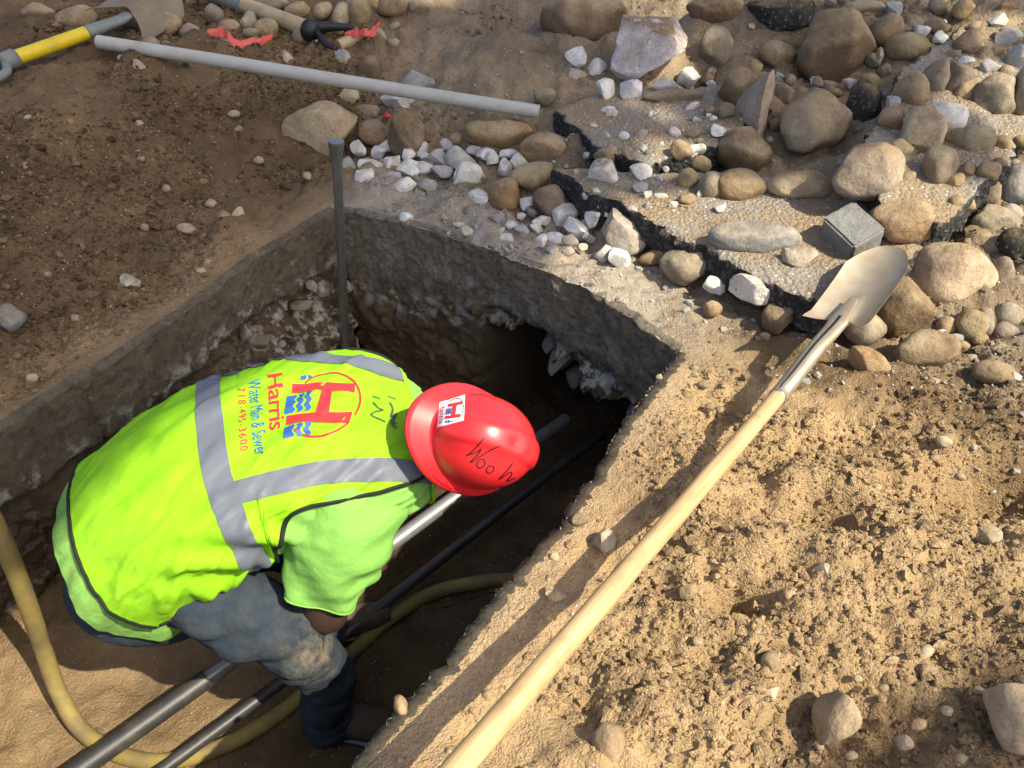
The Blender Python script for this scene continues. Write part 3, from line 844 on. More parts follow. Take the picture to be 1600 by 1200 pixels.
 (1446,1019,30,20,-25,'r','p',.20,'cream pebble on the soil, upper of two right of the bean-shaped cobble','pebble'),
 (1450,1046,28,18,8,'r','t',.20,'tan pebble on the soil, lower of two right of the bean-shaped cobble','pebble'),
 (1203,1035,30,36,10,'r','t',.40,'soil-coloured oval stone standing above the pale flake','stone'),
 (1412,1160,30,24,0,'r','s',.25,'grey tan pebble near the bottom edge right of the bean-shaped cobble','pebble'),
 (1435,1132,30,20,-20,'r','t',.25,'tan pebble between the bean-shaped cobble and the pale boulder','pebble'),
 (626,1103,22,34,-20,'r','o',.10,'flat tan stone standing on edge at the right pit rim','stone'),
 (762,1087,17,20,0,'r','t',.06,'small round pebble inside the shovel shadow near the bottom','pebble'),
 (1380,925,30,24,20,'r','o',.30,'brown clod-like pebble right of the greyish white broken stone','pebble'),
 (905,812,26,22,0,'r','b',.10,'brown round pebble on the right rim above the flat pale flake','pebble'),
 (655,130,50,38,-10,'a','g',.25,'grey white chunk stuck in the sandy heap under the conduit','white_stone'),
 (625,157,66,30,10,'a','w',.15,'low white lump below the conduit above the split brown stone','white_stone'),
 (530,92,38,28,10,'a','g',.15,'grey chunk by the tip of the pickaxe','grey_stone'),
 (447,92,24,26,0,'a','k',.30,'pale stub of stone on the soil behind the conduit','stone'),
 (490,66,15,15,0,'a','w',.02,'small white chip under the pickaxe head','white_stone'),
 (560,18,42,58,6,'r','y',.05,'sunlit ochre cobble above the pickaxe head','cobble'),
 (612,8,46,34,0,'r','t',.10,'sunlit tan cobble right of the ochre one at the top edge','cobble'),
 (505,17,32,26,-25,'r','p',.04,'sunlit cream cobble left of the ochre one','cobble'),
 (535,25,28,40,20,'r','p',.04,'narrow sunlit cream cobble touching the ochre one','cobble'),
 (655,8,36,20,0,'r','p',.05,'small pale cobble at the top edge beside the sandy heap','cobble'),
 (262,40,48,40,0,'r','t',.15,'round cobble at the top behind the yellow shovel blade','cobble'),
 (300,52,36,30,0,'r','s',.10,'cobble left of the fallen red tape','cobble'),
 (335,22,28,36,0,'r','s',.08,'upright cobble behind the fallen red tape','cobble'),
 (357,42,36,24,0,'r','t',.08,'flat cobble between the red tape and the wooden handle','cobble'),
 (388,34,28,34,0,'r','s',.08,'cobble under the wooden handle','cobble'),
 (417,46,38,34,0,'r','t',.08,'round tan cobble in front of the wooden handle','cobble'),
 (392,54,26,18,0,'r','s',.08,'small pebble at the middle of the fallen red tape','pebble'),
 (350,70,34,20,0,'r','p',.12,'flat pale cobble under the fallen red tape','cobble'),
 (470,55,30,28,0,'r','s',.10,'stone between the wooden handle and the pickaxe head','cobble'),
 (464,16,40,26,-20,'r','t',.05,'tan cobble behind the wooden handle','cobble'),
 (425,5,54,26,0,'r','s',.05,'grey tan cobble at the top edge behind the wooden handle','cobble'),
 (60,20,60,34,10,'o','b',.5,'soil-caked rock at the top left behind the yellow shaft','boulder'),
 (120,30,70,44,0,'o','b',.5,'brown soil-caked rock left of the yellow shovel blade','boulder'),
]
for (px, py, w, h, rot, kind, tone, dirt, label, name) in BIG:
    mat = {'striped_cobble': 'stone_banded', 'asphalt_lump': 'stone_asphalt'}.get(name)
    grp = {'white_stone': 'loose white chunks in the rubble', 'cobble': 'river cobbles dug out of the pit', 'boulder': 'boulders around the pit', 'pebble': 'pebbles lying singly on the soil'}.get(name)
    stone(px, py, w, h, rot, kind, tone, label, name, grp, dirt, mat, cat={'white_stone': 'stone', 'grey_stone': 'stone', 'pebble': 'pebble', 'cobble': 'cobble', 'boulder': 'boulder'}.get(name, 'stone'))
# smaller rubble: alike pieces share one label per cluster
CUT = (' right', ' wedged', ' standing', ' resting', ' just', ' touching', ' below', ' under', ' with', ' beside', ' at ', ' left', ' in ', ' lying', ' leaning', ' between', ' near', ' tucked', ' partly', ' on ', ' half', ' behind', ' above', ' cut', ' stuck', ' by ', ' next', ' hidden', ' level', ' inside', ' half', ' and ', ' beside', ', ')
LAND = []
for row in BIG:
    lab = row[8]; k = min([lab.find(c) for c in CUT if lab.find(c) > 0] + [len(lab)])
    LAND.append((row[0], row[1], lab[:k]))
LAND = [l for l in LAND if sum(m[2] == l[2] for m in LAND) == 1]          # only landmarks with a phrase of their own
LAND += [(525, 222, 'steel bar head'), (862, 181, 'open conduit end'), (1310, 500, 'shovel neck'), (1215, 620, 'top end of the wooden shaft'), (80, 70, 'yellow shaft'), (300, 95, 'left half of the conduit'),
         (520, 325, 'rear left pit corner'), (1065, 550, 'rear right pit corner'), (172, 570, 'middle of the left rim'), (797, 901, 'middle of the right rim')]
CNAME = {'w': 'white', 'g': 'grey', 'v': 'dark grey', 'k': 'dull white', 's': 'grey tan', 't': 'tan', 'p': 'cream', 'y': 'ochre', 'o': 'ochre', 'b': 'brown', 'm': 'pinkish'}
SEEN = {}
def place_words(px, py):
    q = sorted(LAND, key=lambda l: (l[0] - px) ** 2 + (l[1] - py) ** 2)
    for l in q[:6]:
        dx, dy = px - l[0], py - l[1]
        a = math.degrees(math.atan2(dy, dx)) % 360
        yield ['right of', 'below right of', 'below', 'below left of', 'left of', 'above left of', 'above', 'above right of'][int((a + 22.5) // 45) % 8] + ' the ' + l[2]
def cluster(pts, kind, tone, label, name, group, dirt=0.06):
    for (px, py, w, h, rot) in (pts[::2] if group == 'pebbles scattered on the dark soil' else pts):
        tn_ = tone[random.randrange(len(tone))]
        if inside(np.array([plan(px, py)]), COARSE)[0]: continue
        noun = {'rubble_stone': 'broken stone', 'white_chip': 'chip', 'pebble': 'pebble'}[name]
        lab = None
        for size in (('little' if w * h < 330 else 'small'), ('tiny' if w * h < 330 else 'fist-sized')):
            for pw in place_words(px, py):
                c_ = f"{size} {CNAME[tn_]} {noun} {pw}"
                if c_ not in SEEN and len(c_.split()) <= 16: lab = c_; break
            if lab: break
        SEEN[lab or label] = 1
        stone(px, py, w, h, rot, kind, tn_, lab or label, name, group, dirt)
cluster([(685,250,34,28,0),(640,265,40,30,10),(660,262,34,24,0),(580,262,40,30,0),(612,257,28,26,0),(592,238,26,24,0),(610,281,38,24,0),(630,292,42,26,-30),(690,268,36,24,0),
         (698,228,22,24,0),(570,278,34,40,20),(546,262,24,34,0),(760,243,34,24,0),(790,262,22,32,10),(810,252,30,28,0),(684,240,22,18,0),(605,228,24,20,0),(655,233,28,30,20),(560,232,26,24,0),(640,243,24,20,0),
         (668,290,30,20,0),(716,272,16,24,0),(770,248,20,22,0),(740,236,24,16,0),(795,240,30,16,0),(822,318,20,26,0),(850,345,22,16,0)],
        'a', 'wwgwgw', 'small white or grey broken stone in the rubble between steel bar and brown cobbles', 'rubble_stone', 'white and grey rubble behind the pit')
cluster([(776,342,26,18,0),(800,352,22,16,20),(815,360,24,18,0),(838,357,20,22,0),(866,372,30,22,0),(890,376,28,20,0),(918,352,26,18,0),(730,362,22,20,0),(744,357,12,14,0),(782,362,10,16,20),(828,384,28,18,0),(863,392,18,22,-30),(888,393,20,17,0),(910,388,18,16,0),(928,338,30,36,20),(921,372,24,18,0),(792,374,26,20,0)],
        'a', 'gkgkwv', 'small grey or whitish broken stone on the grit along the rear rim', 'rubble_stone', 'broken stones along the rear rim')
cluster([(1003,210,22,18,0),(1006,232,12,12,0),(1090,232,26,18,20),(1122,205,26,24,0),(1000,295,26,18,0),(1012,305,14,14,0),(1052,320,14,12,20),(1035,307,26,12,0),(1095,302,14,12,0),(950,172,24,14,0),(1080,167,28,12,-20),(1195,85,12,26,10),(1105,178,12,14,0),(935,55,26,12,0),(900,270,12,12,0)],
        'a', 'wwgw', 'little white chip lying on one of the broken asphalt plates', 'white_chip', 'white chips on the asphalt plates')
cluster([(1530,455,22,22,0),(1565,470,18,18,0),(1505,540,18,16,0),(1532,530,26,20,0),(1560,545,30,22,0),(1590,528,26,24,0),(1598,505,20,20,0),(1495,528,22,14,0),(1585,555,34,22,10),(1548,555,20,14,0),(1516,560,24,14,0),(1500,480,18,14,0),(1470,520,16,12,0),(1590,420,22,24,0),(1545,300,40,40,0),(1580,335,36,34,0),(1490,395,24,20,0)],
        'r', 'sttsg', 'small rounded pebble in the pebble field along the right edge', 'pebble', 'pebble field at the right edge')
cluster([(1000,105,16,16,0),(1395,20,26,36,0),(1375,90,18,30,0),(1440,52,24,26,0),(1470,60,26,24,0),(1470,40,20,16,0),(1490,85,22,16,0),(1510,95,26,18,0),(1545,105,40,26,-30),(1575,60,40,30,0),(1590,90,36,40,0),(1558,35,30,24,0),(1350,10,70,24,0),(1375,150,26,18,0),(1395,160,22,22,20),(1330,130,24,20,0)],
        'a', 'wkgwgs', 'small pale rubble stone high on the heap at the upper right', 'rubble_stone', 'rubble at the upper right')
cluster([(45,185,20,12,0),(142,180,14,14,0),(51,188,18,10,0),(60,190,10,8,0),(217,194,14,14,0),(296,162,16,12,0),(365,178,20,12,0),(350,138,16,20,0),(372,203,12,16,40),(92,345,18,12,0),(225,355,15,13,0),(425,352,16,12,30),(330,318,18,16,0),(340,122,16,10,0),(404,250,16,12,0),(392,235,10,10,0),(325,410,16,10,0),(340,415,20,10,0),(313,423,18,10,0),(107,478,18,18,0),(118,497,16,12,0),(183,432,16,14,0),(50,590,18,14,0),(100,577,14,10,0),(220,248,14,10,0),(120,260,12,10,0),(38,260,18,14,0),(455,272,16,14,0),(480,275,14,14,0),(508,268,12,10,0),(190,90,14,10,0),(437,112,18,10,-20),(260,295,12,12,0),(140,370,16,14,0),(75,430,14,12,0)],
        'o', 'kpstkp', 'small pale pebble scattered on the dark soil left of the pit', 'pebble', 'pebbles scattered on the dark soil', .12)
cluster([(1460,715,16,12,0),(1500,745,16,14,0),(1420,800,16,12,0),(1362,930,16,12,0),(1310,1010,18,14,0),(1250,1000,20,12,0),(1180,1000,16,14,0),(1090,1000,18,16,0),(1075,925,30,26,0),(1235,930,22,18,0),(1120,900,12,10,0),(1130,882,10,8,0),(1500,1000,20,14,0),(1530,1080,22,18,0),(1480,1110,20,16,0),(1380,1075,18,14,0),(1340,1060,16,12,0),(1100,1110,18,14,0),(1020,1150,16,14,0),(1050,1185,20,16,0),(1150,1170,18,14,0),(1330,1180,20,16,0),(1280,1165,14,16,0),(1500,1185,24,16,0),(1085,575,14,8,0),(1100,600,22,14,0),(1040,690,12,10,0),(1110,635,18,14,0),(1125,640,14,12,0),(1030,590,12,12,0),(990,770,12,12,0),(840,985,14,10,0),(1195,525,20,14,10),(1185,528,12,8,0),(1430,780,12,10,0),(1370,760,14,12,0)],
        'o', 'tpstyt', 'small tan pebble scattered on the trodden soil right of the pit', 'pebble', 'pebbles scattered on the trodden soil', .22)

_fr = random.Random(41)
def filler(n, box, sizes, kind, tone, name, group, dirt):
    pts = []
    for _ in range(n * 6):
        if len(pts) >= n: break
        px, py = _fr.uniform(box[0], box[2]), _fr.uniform(box[1], box[3]); w = _fr.uniform(*sizes)
        if any((px - q[0]) ** 2 + (py - q[1]) ** 2 < (0.42 * (w + q[2])) ** 2 for q in BIG + pts): continue
        pts.append((px, py, w, w * _fr.uniform(0.6, 1.0), _fr.uniform(-40, 40)))
    cluster(pts, kind, tone, 'small stone in the upper right heap', name, group, dirt)
filler(70, (1060, 5, 1600, 330), (15, 44), 'o', 'stbsto', 'rubble_stone', 'rubble at the upper right', .35)
filler(34, (880, 60, 1300, 340), (9, 22), 'a', 'wkgwks', 'white_chip', 'white chips on the asphalt plates', .15)
filler(16, (230, 0, 640, 75), (18, 34), 'r', 'tsptst', 'rubble_stone', 'cobbles at the top left', .15)
filler(20, (560, 215, 960, 390), (12, 24), 'a', 'wgkgwv', 'rubble_stone', 'white and grey rubble behind the pit', .08)

# chunks stuck under the rear slab and the left slab
ORD = ['first', 'second', 'third', 'fourth', 'fifth', 'sixth', 'seventh', 'eighth', 'ninth', 'tenth', 'eleventh', 'twelfth', 'thirteenth', 'fourteenth']
def stuck(E, nout, ss, z0, z1, size, where, tones, seed, inward):
    r = np.random.default_rng(seed)
    Ls = np.r_[0, np.cumsum(np.hypot(*np.diff(E, axis=0).T))]; Ls /= Ls[-1]
    for k, s in enumerate(ss):
        V, F = stone_shape(seed + k, 'a', 3)
        sz = r.uniform(*size)
        V = V * np.array([sz * r.uniform(0.9, 1.5), sz * r.uniform(0.6, 1.0), sz * r.uniform(0.6, 1.0)]) @ rot_mat(r).T
        p = np.array([np.interp(s, Ls, E[:, 0]), np.interp(s, Ls, E[:, 1])]) + nout * (inward + r.uniform(-0.01, 0.02))
        o = mk('embedded_chunk', V, F, M['stone_white']); o.location = (*p, r.uniform(z0, z1))
        o.color = (*[c * 0.5 for c in TONES[tones[k % len(tones)]]], 0.3); o.data.set_sharp_from_angle(angle=R(38))
        tag(o, f'broken concrete chunk stuck under the {where}, {ORD[k]} from the left', 'concrete', 'chunks under the ' + where)
stuck(EB, nB, np.linspace(0.60, 0.97, 10), -0.42, -0.30, (0.038, 0.075), 'rear slab over the hollow', 'gkvgkwvg', 700, 0.075)
stuck(EL, nL, np.linspace(0.80, 0.985, 8), -0.40, -0.22, (0.026, 0.050), 'left slab near the steel bar', 'wkwgk', 800, -0.005)

# granite sett
P = hit(1330, 366, 0.035); d = project(P)[2]
bm = bmesh.new(); bmesh.ops.create_cube(bm, size=1.0)
bmesh.ops.bevel(bm, geom=bm.edges[:], offset=0.06, segments=2, affect='EDGES')
bmesh.ops.subdivide_edges(bm, edges=[e for e in bm.edges if e.calc_length() > 0.4], cuts=5, use_grid_fill=True)
V = np.array([v.co[:] for v in bm.verts]); F = [[v.index for v in f.verts] for f in bm.faces]; bm.free()
V = V + nrm(V) * (0.02 * fbm(V * 5, 3, 5))[:, None]
sett = mk('granite_sett', V * np.array([0.115, 0.14, 0.10]), F, M['stone_granite'])
sett.location = P; sett.rotation_euler = (R(14), R(-18), R(24)); sett.color = (.20, .205, .20, .06)
sett.data.set_sharp_from_angle(angle=R(40))
tag(sett, 'dark grey speckled granite sett standing against the shovel blade tip', 'stone')

# ------------------------------------------------------------------ tools and pipes
def wood_material(name, c1, c2, dirt):
    m, nt, b = new_mat(name); t = NT(nt)
    co = t.coord()
    mp = t.n('ShaderNodeMapping', ins={'Vector': co}); mp.inputs['Scale'].default_value = (3, 60, 60)
    g = t.noise(mp.outputs[0], 1.6, 6, 0.6)
    c = t.mix(t.ramp(g, [(0.35, 0), (0.68, 1)]), c1, c2)
    c = t.mix(t.math('MULTIPLY', t.ramp(t.noise(co, 12, 6, 0.7), [(0.60 - dirt, 0), (0.78 - dirt * 0.5, 1)]), 0.55), c, (0.20, 0.135, 0.07))
    nk = t.ramp(t.noise(co, 75, 3, 0.6), [(0.70, 0), (0.76, 1)])
    c = t.mix(t.math('MULTIPLY', nk, 0.5), c, (0.11, 0.07, 0.035))
    nt.links.new(c, b.inputs['Base Color']); b.inputs['Roughness'].default_value = 0.55
    nt.links.new(t.bump(g, 0.25, 0.002), b.inputs['Normal'])
    M[name] = m
wood_material('ash_wood', (0.40, 0.255, 0.11), (0.60, 0.42, 0.22), 0.12)
wood_material('old_wood', (0.33, 0.25, 0.14), (0.46, 0.36, 0.21), 0.08)
simple('blade_steel', (0.38, 0.335, 0.255), 0.42, 0.55, var=0.2, scale=18, bump=0.15, bscale=50, dirt=0.72, dirtcol=(0.34, 0.265, 0.17), dscale=14)
simple('dull_steel', (0.26, 0.26, 0.24), 0.45, 0.8, var=0.25, scale=40, bump=0.2, dirt=0.25)
simple('bar_steel', (0.30, 0.31, 0.29), 0.38, 0.85, var=0.25, scale=30, bump=0.25, bscale=120, dirt=0.25)
simple('grey_plastic', (0.16, 0.18, 0.165), 0.6, var=0.2, dirt=0.35)
simple('yellow_shaft', (0.62, 0.47, 0.012), 0.45, var=0.12, dirt=0.25, dirtcol=(0.25, 0.18, 0.05))
simple('conduit', (0.40, 0.40, 0.37), 0.5, var=0.10, scale=12, dirt=0.45, dirtcol=(0.32, 0.27, 0.19))
simple('black_pipe', (0.028, 0.029, 0.030), 0.48, 0.0, var=0.3, scale=50, bump=0.15, dirt=0.40, dirtcol=(0.11, 0.085, 0.06), spec=0.6)
simple('pale_pipe', (0.34, 0.34, 0.33), 0.35, 0.6, var=0.2, scale=30, dirt=0.3)
simple('hose', (0.25, 0.19, 0.05), 0.75, var=0.3, scale=20, bump=0.3, bscale=90, dirt=0.6, dirtcol=(0.13, 0.10, 0.06))
simple('black_plastic', (0.03, 0.031, 0.035), 0.28, var=0.2, bump=0.3, bscale=60, spec=0.6)
simple('red_tape', (0.62, 0.10, 0.075), 0.5, var=0.15, dirt=0.2, dirtcol=(0.35, 0.15, 0.1))
simple('red_plastic', (0.5, 0.03, 0.02), 0.4)
simple('black_iron', (0.03, 0.032, 0.032), 0.4, 0.6, var=0.3, bump=0.3)

def bar_obj(name, a, b, r0, r1, mat, parent, seg=24, org=None, n=28, wob=0.0, round_end=True):
    """round bar from a to b whose local X runs along it (for the grain); org = parent's location"""
    a, b = np.asarray(a, float), np.asarray(b, float); L = np.linalg.norm(b - a)
    x = np.linspace(0, L, n); r = np.linspace(r0, r1, n)
    if round_end:
        x = np.r_[0, 0.0015, x[1:-1], L - 0.006, L]; r = np.r_[r0 * 0.9, r0, r[1:-1], r1, r1 * 0.6]
    P = np.c_[x, wob * np.sin(x * 3.1), wob * np.cos(x * 2.3)]
    V, F = tube(P, r, seg)
    o = mk(name, V, F, M[mat], parent)
    q = Vector(b - a).to_track_quat('X', 'Z')
    o.location = Vector(a - (np.zeros(3) if org is None else np.asarray(org)))
    o.rotation_mode = 'QUATERNION'; o.rotation_quaternion = q
    o.data.set_sharp_from_angle(angle=R(40))
    return o
def blade_mesh(neck, tip, hw, nn_hint, dish, tipround, back, thick=0.0022, nu=46, nv=33):
    a = nrm(tip - neck); L = np.linalg.norm(tip - neck)
    w = nrm(np.cross(a, nn_hint)); nn = np.cross(w, a)
    U, Wv = np.meshgrid(np.linspace(0, 1, nu), np.linspace(-1, 1, nv), indexing='ij')
    u0 = 0.10 * (1 - np.abs(Wv) ** 1.6) - back * np.abs(Wv) ** 3      # shoulders run back towards the shaft
    u1 = 1 - tipround * np.abs(Wv) ** 2.6
    uu = u0 + (u1 - u0) * U
    hwu = hw * (0.93 + 0.10 * np.clip(uu, 0, 1) - 0.10 * sstep(uu, 0.75, 1.05))
    off = dish * (np.abs(Wv) ** 2 - 0.5) + 0.010 * np.sin(np.clip(uu, 0, 1) * math.pi) * -1
    off = off + 0.020 * np.exp(-(Wv / 0.22) ** 2) * (1 - sstep(uu, 0.05, 0.55))      # pressed rib running out of the socket
    off = off + 0.02 * (np.abs(Wv) ** 2) * (1 - sstep(uu, -0.1, 0.06))
    Pt = neck + uu[..., None] * L * a + (Wv * hwu)[..., None] * w + off[..., None] * nn
    V = Pt.reshape(-1, 3)
    F = grid_faces(nu, nv)
    V2 = V - nn * thick
    n = len(V)
    edge = [i * nv for i in range(nu)] + [(nu - 1) * nv + j for j in range(1, nv)] + [i * nv + nv - 1 for i in range(nu - 2, -1, -1)] + [j for j in range(nv - 2, 0, -1)]
    Fs = [(edge[k], edge[(k + 1) % len(edge)], edge[(k + 1) % len(edge)] + n, edge[k] + n) for k in range(len(edge))]
    return np.r_[V, V2], F.tolist() + (F[:, ::-1] + n).tolist() + Fs, a, w, nn, L
# --- long-handled shovel in front
J = at_depth(1214, 621, 2.00); G = at_depth(722, 1192, 1.20)
sdir = nrm(G - J)
neck = at_depth(1308, 507, 2.13); tip = at_depth(1398, 377, 2.31)
ax_ = nrm(tip - neck)
e_ = min(np.linspace(-0.4, 0.4, 400), key=lambda e: abs(np.dot(at_depth(1368, 510, 2.13 + e) - at_depth(1262, 487, 2.13 - e), ax_)))
wv_ = at_depth(1368, 510, 2.13 + e_) - at_depth(1262, 487, 2.13 - e_)
sh = empty('shovel', J)
tag(sh, 'long-handled shovel with pale wooden shaft lying along the right rim', 'shovel')
bar_obj('shaft', J, G + sdir * 0.42, 0.0200, 0.0222, 'ash_wood', sh, 28, J, 40, 0.0008)
V, F, a_, w_, n_, L_ = blade_mesh(neck, tip, 0.083, np.cross(wv_, ax_), 0.036, 0.36, 0.09)
bl = mk('blade', V - J, F, M['blade_steel'], sh)
bl.data.set_sharp_from_angle(angle=R(60))
sp = crom([neck + a_ * 0.115 + n_ * 0.002, neck + a_ * 0.04 + n_ * 0.004, neck - a_ * 0.015 + n_ * 0.004, neck * 0.62 + J * 0.38 + n_ * 0.006, neck * 0.25 + J * 0.75, J - sdir * 0.03, J + sdir * 0.004], 40)
k_ = np.linspace(0, 1, 40)
V, F = tube(sp, np.interp(k_, [0, .25, .5, .8, 1], [0.012, 0.026, 0.023, 0.0225, 0.0222]), 24, True, n_, np.interp(k_, [0, .25, .5, .8, 1], [0.003, 0.012, 0.019, 0.0222, 0.0222]))
so = mk('socket', V - J, F, M['blade_steel'], sh)
# open seam of the folded socket
V, F = tube(sp[9:39] + n_ * np.interp(k_, [0, .25, .5, .8, 1], [0.003, 0.012, 0.019, 0.0222, 0.0222])[9:39, None] * 0.985, np.linspace(0.0045, 0.0018, 30), 8, True, n_, np.full(30, 0.0016))
mk('seam', V - J, F, M['black_iron'], so)
V, F = tube([J + sdir * 0.001, J - sdir * 0.004], [0.0226, 0.0230], 24)
mk('ferrule', V - J, F, M['dull_steel'], sh)

# --- yellow shovel, upper left
g0 = hit(20, 92, 0.045); g1 = hit(134, 52, 0.05)
d0 = project(g0)[2]
ysh = empty('yellow_shovel', g1)
tag(ysh, 'shovel with yellow shaft and grey grip lying on the dark soil at the upper left', 'shovel')
rY = 0.5 * 22 / FPX * d0
bar_obj('shaft', g0, g1, rY, rY, 'yellow_shaft', ysh, 20, g1, 12, 0, False)
nk = at_depth(190, 30, project(g1)[2] + 0.10)
tp = at_depth(262, -22, project(g1)[2] + 0.32)
V, F = tube(crom([g1, (g1 + nk) / 2, nk, nk + nrm(tp - nk) * 0.12], 20), np.linspace(rY * 1.05, rY * 1.3, 20), 18, True, (0, 0, 1), np.linspace(rY * 1.05, rY * 0.5, 20))
mk('socket', V - g1, F, M['grey_plastic'], ysh)
V, F, a_, w_, n_, L_ = blade_mesh(nk, tp, 0.135, np.array([0.35, -0.42, 0.85]), -0.055, 0.25, 0.16, 0.003)
simple('caked_blade', (0.20, 0.17, 0.12), 0.7, 0.2, var=0.3, bump=0.4, dirt=0.7, dirtcol=(0.17, 0.125, 0.07))
b2 = mk('blade', V - g1, F, M['caked_blade'], ysh)
# grey D-grip
dg = nrm(g0 - g1); up = nrm(np.cross(dg, [0.25, -0.3, 1])); 
V, F = tube([g0 - dg * 0.01, g0 + dg * 0.05], [rY * 1.3, rY * 1.25], 16)
mk('grip_collar', V - g1, F, M['grey_plastic'], ysh)
loop = crom([g0 + dg * 0.04 + up * 0.012, g0 + dg * 0.075 + up * 0.055, g0 + dg * 0.14 + up * 0.065, g0 + dg * 0.165 + up * 0.0, g0 + dg * 0.14 - up * 0.065, g0 + dg * 0.075 - up * 0.055, g0 + dg * 0.04 - up * 0.012], 40)
V, F = tube(loop, 0.0165, 12)
mk('grip', V - g1, F, M['grey_plastic'], ysh)

# --- conduit
c0 = hit(155, 70, 0.03); c1 = hit(862, 181, 0.055)
dc0, dc1 = project(c0)[2], project(c1)[2]
r0, r1 = 0.5 * 19 / FPX * dc0, 0.5 * 22 / FPX * dc1
rr = (r0 + r1) / 2
t_ = np.linspace(0, 1, 60)
Pm = c0 + np.outer(t_, c1 - c0)
clear = (HT(Pm[:, 0], Pm[:, 1]) + rr * 0.5 - Pm[:, 2]).max()
if clear > 0: c0[2] += clear * 0.55; c1[2] += clear * 0.55
cd_ = nrm(c1 - c0)
con = empty('conduit_pipe', c0)
tag(con, 'long grey plastic conduit lying across the soil at the top', 'pipe')
bar_obj('pipe', c0, c1 - cd_ * 0.05, rr, rr, 'conduit', con, 24, c0, 40, 0.002, False)
prof = [(-0.085, rr * 1.02), (-0.085, rr * 1.14), (0.0, rr * 1.14), (0.0, rr * 0.9), (-0.07, rr * 0.9)]
V, F = tube([c1 + cd_ * a for a, _ in prof], [b for _, b in prof], 24, False)
cp = mk('coupling', V - c0, F, M['conduit'], con); cp.data.set_sharp_from_angle(angle=R(40))

# --- steel pry bar in the rear left corner
t0 = np.array([-0.579, 2.53, 0.322]); t1 = np.array([-0.700, 2.53, -0.93])
bd = nrm(t1 - t0)
bar = empty('pry_bar', t1)
tag(bar, 'upright octagonal steel bar with a mushroomed head in the rear corner', 'steel bar')
prof = [(0.0, 0.018), (0.002, 0.027), (0.012, 0.027), (0.045, 0.0215), (0.10, 0.018), (0.3, 0.0165), (0.8, 0.0165), (1.2, 0.0165), (1.255, 0.006)]
V, F = tube([t0 + bd * a for a, _ in prof], [b for _, b in prof], 8, True, (0.4, 1, 0))
mk('shank', V - t1, F, M['bar_steel'], bar, False)

# --- service pipes, hose and plastic in the pit
def line_px(p, q, z0, z1, e0, e1):
    a, b = at(*p, z0), at(*q, z1); d = nrm(b - a)
    return a - d * e0, b + d * e1
a, b = line_px((118, 1204), (722, 772), -0.80, -0.76, 1.1, 0.55)
p = bar_obj('service_pipe', a, b, 0.0255, 0.0255, 'pale_pipe', None, 20, None, 60, 0.004, False)
tag(p, 'thicker steel service pipe running under the worker into the hollow', 'pipe', 'service pipes in the pit')
k = nrm(b - a); j0 = at(340, 1046, -0.79)
a2, b2_ = line_px((252, 1204), (800, 788), -0.84, -0.80, 0.9, 0.5)
p = bar_obj('service_pipe', a2, b2_, 0.019, 0.019, 'black_pipe', None, 18, None, 60, 0.005, False)
tag(p, 'thinner black service pipe in the pit, nearer the right rim', 'pipe', 'service pipes in the pit')
sl = bar_obj('pipe_sleeve', a, a + k * np.dot(at(322, 1059, -0.80) - a, k), 0.030, 0.030, 'black_pipe', None, 20, None, 30, 0.0035, False)
tag(sl, 'black plastic sleeve round the thicker service pipe at the lower left', 'pipe')
hz = [(-58, 742, .03), (-24, 790, -.06), (10, 858, -.19), (42, 940, -.40), (66, 1010, -.62), (90, 1078, -.78), (125, 1138, -.855), (185, 1178, -.872), (260, 1190, -.872), (350, 1165, -.87), (440, 1112, -.87), (540, 1028, -.87), (615, 962, -.868), (675, 927, -.862), (735, 912, -.855), (800, 906, -.85), (880, 915, -.85), (960, 960, -.85)]
Pz = crom([hit(-230, 640, 0.03), hit(-150, 672, 0.03), hit(-95, 705, 0.035)] + [at(*h) for h in hz], 170)
V, F = tube(Pz, 0.0235, 16)
ho = mk('air_hose', V - Pz[0], F, M['hose']); ho.location = Pz[0]
tag(ho, 'muddy yellow hose looping down the left side and across the pit floor', 'hose')
Pq = crom([at(655, 964, -.80), at(690, 950, -.79), at(720, 943, -.79), at(750, 930, -.78), at(790, 924, -.78)], 40)
V = []
for i, q in enumerate(Pq):
    w = 0.006 + 0.022 * (i / 39)
    for s in (-1, -0.33, 0.33, 1):
        V.append(q + np.array([0.35, -0.4, 0.9]) * w * s * 0.7 + np.array([0.3, 0.5, 0.1]) * 0.012 * vnoise(np.array([i * 0.45, s * 1.5, 0.3])))
V = np.array(V)
F = grid_faces(40, 4)
ps = mk('plastic_strip', np.r_[V, V + np.array([0.0008, 0.0008, -0.001])], F.tolist() + (F[:, ::-1] + len(V)).tolist(), M['black_plastic'], None, False)
tag(ps, 'crumpled strip of shiny black plastic on the pit floor by the hose', 'plastic strip')

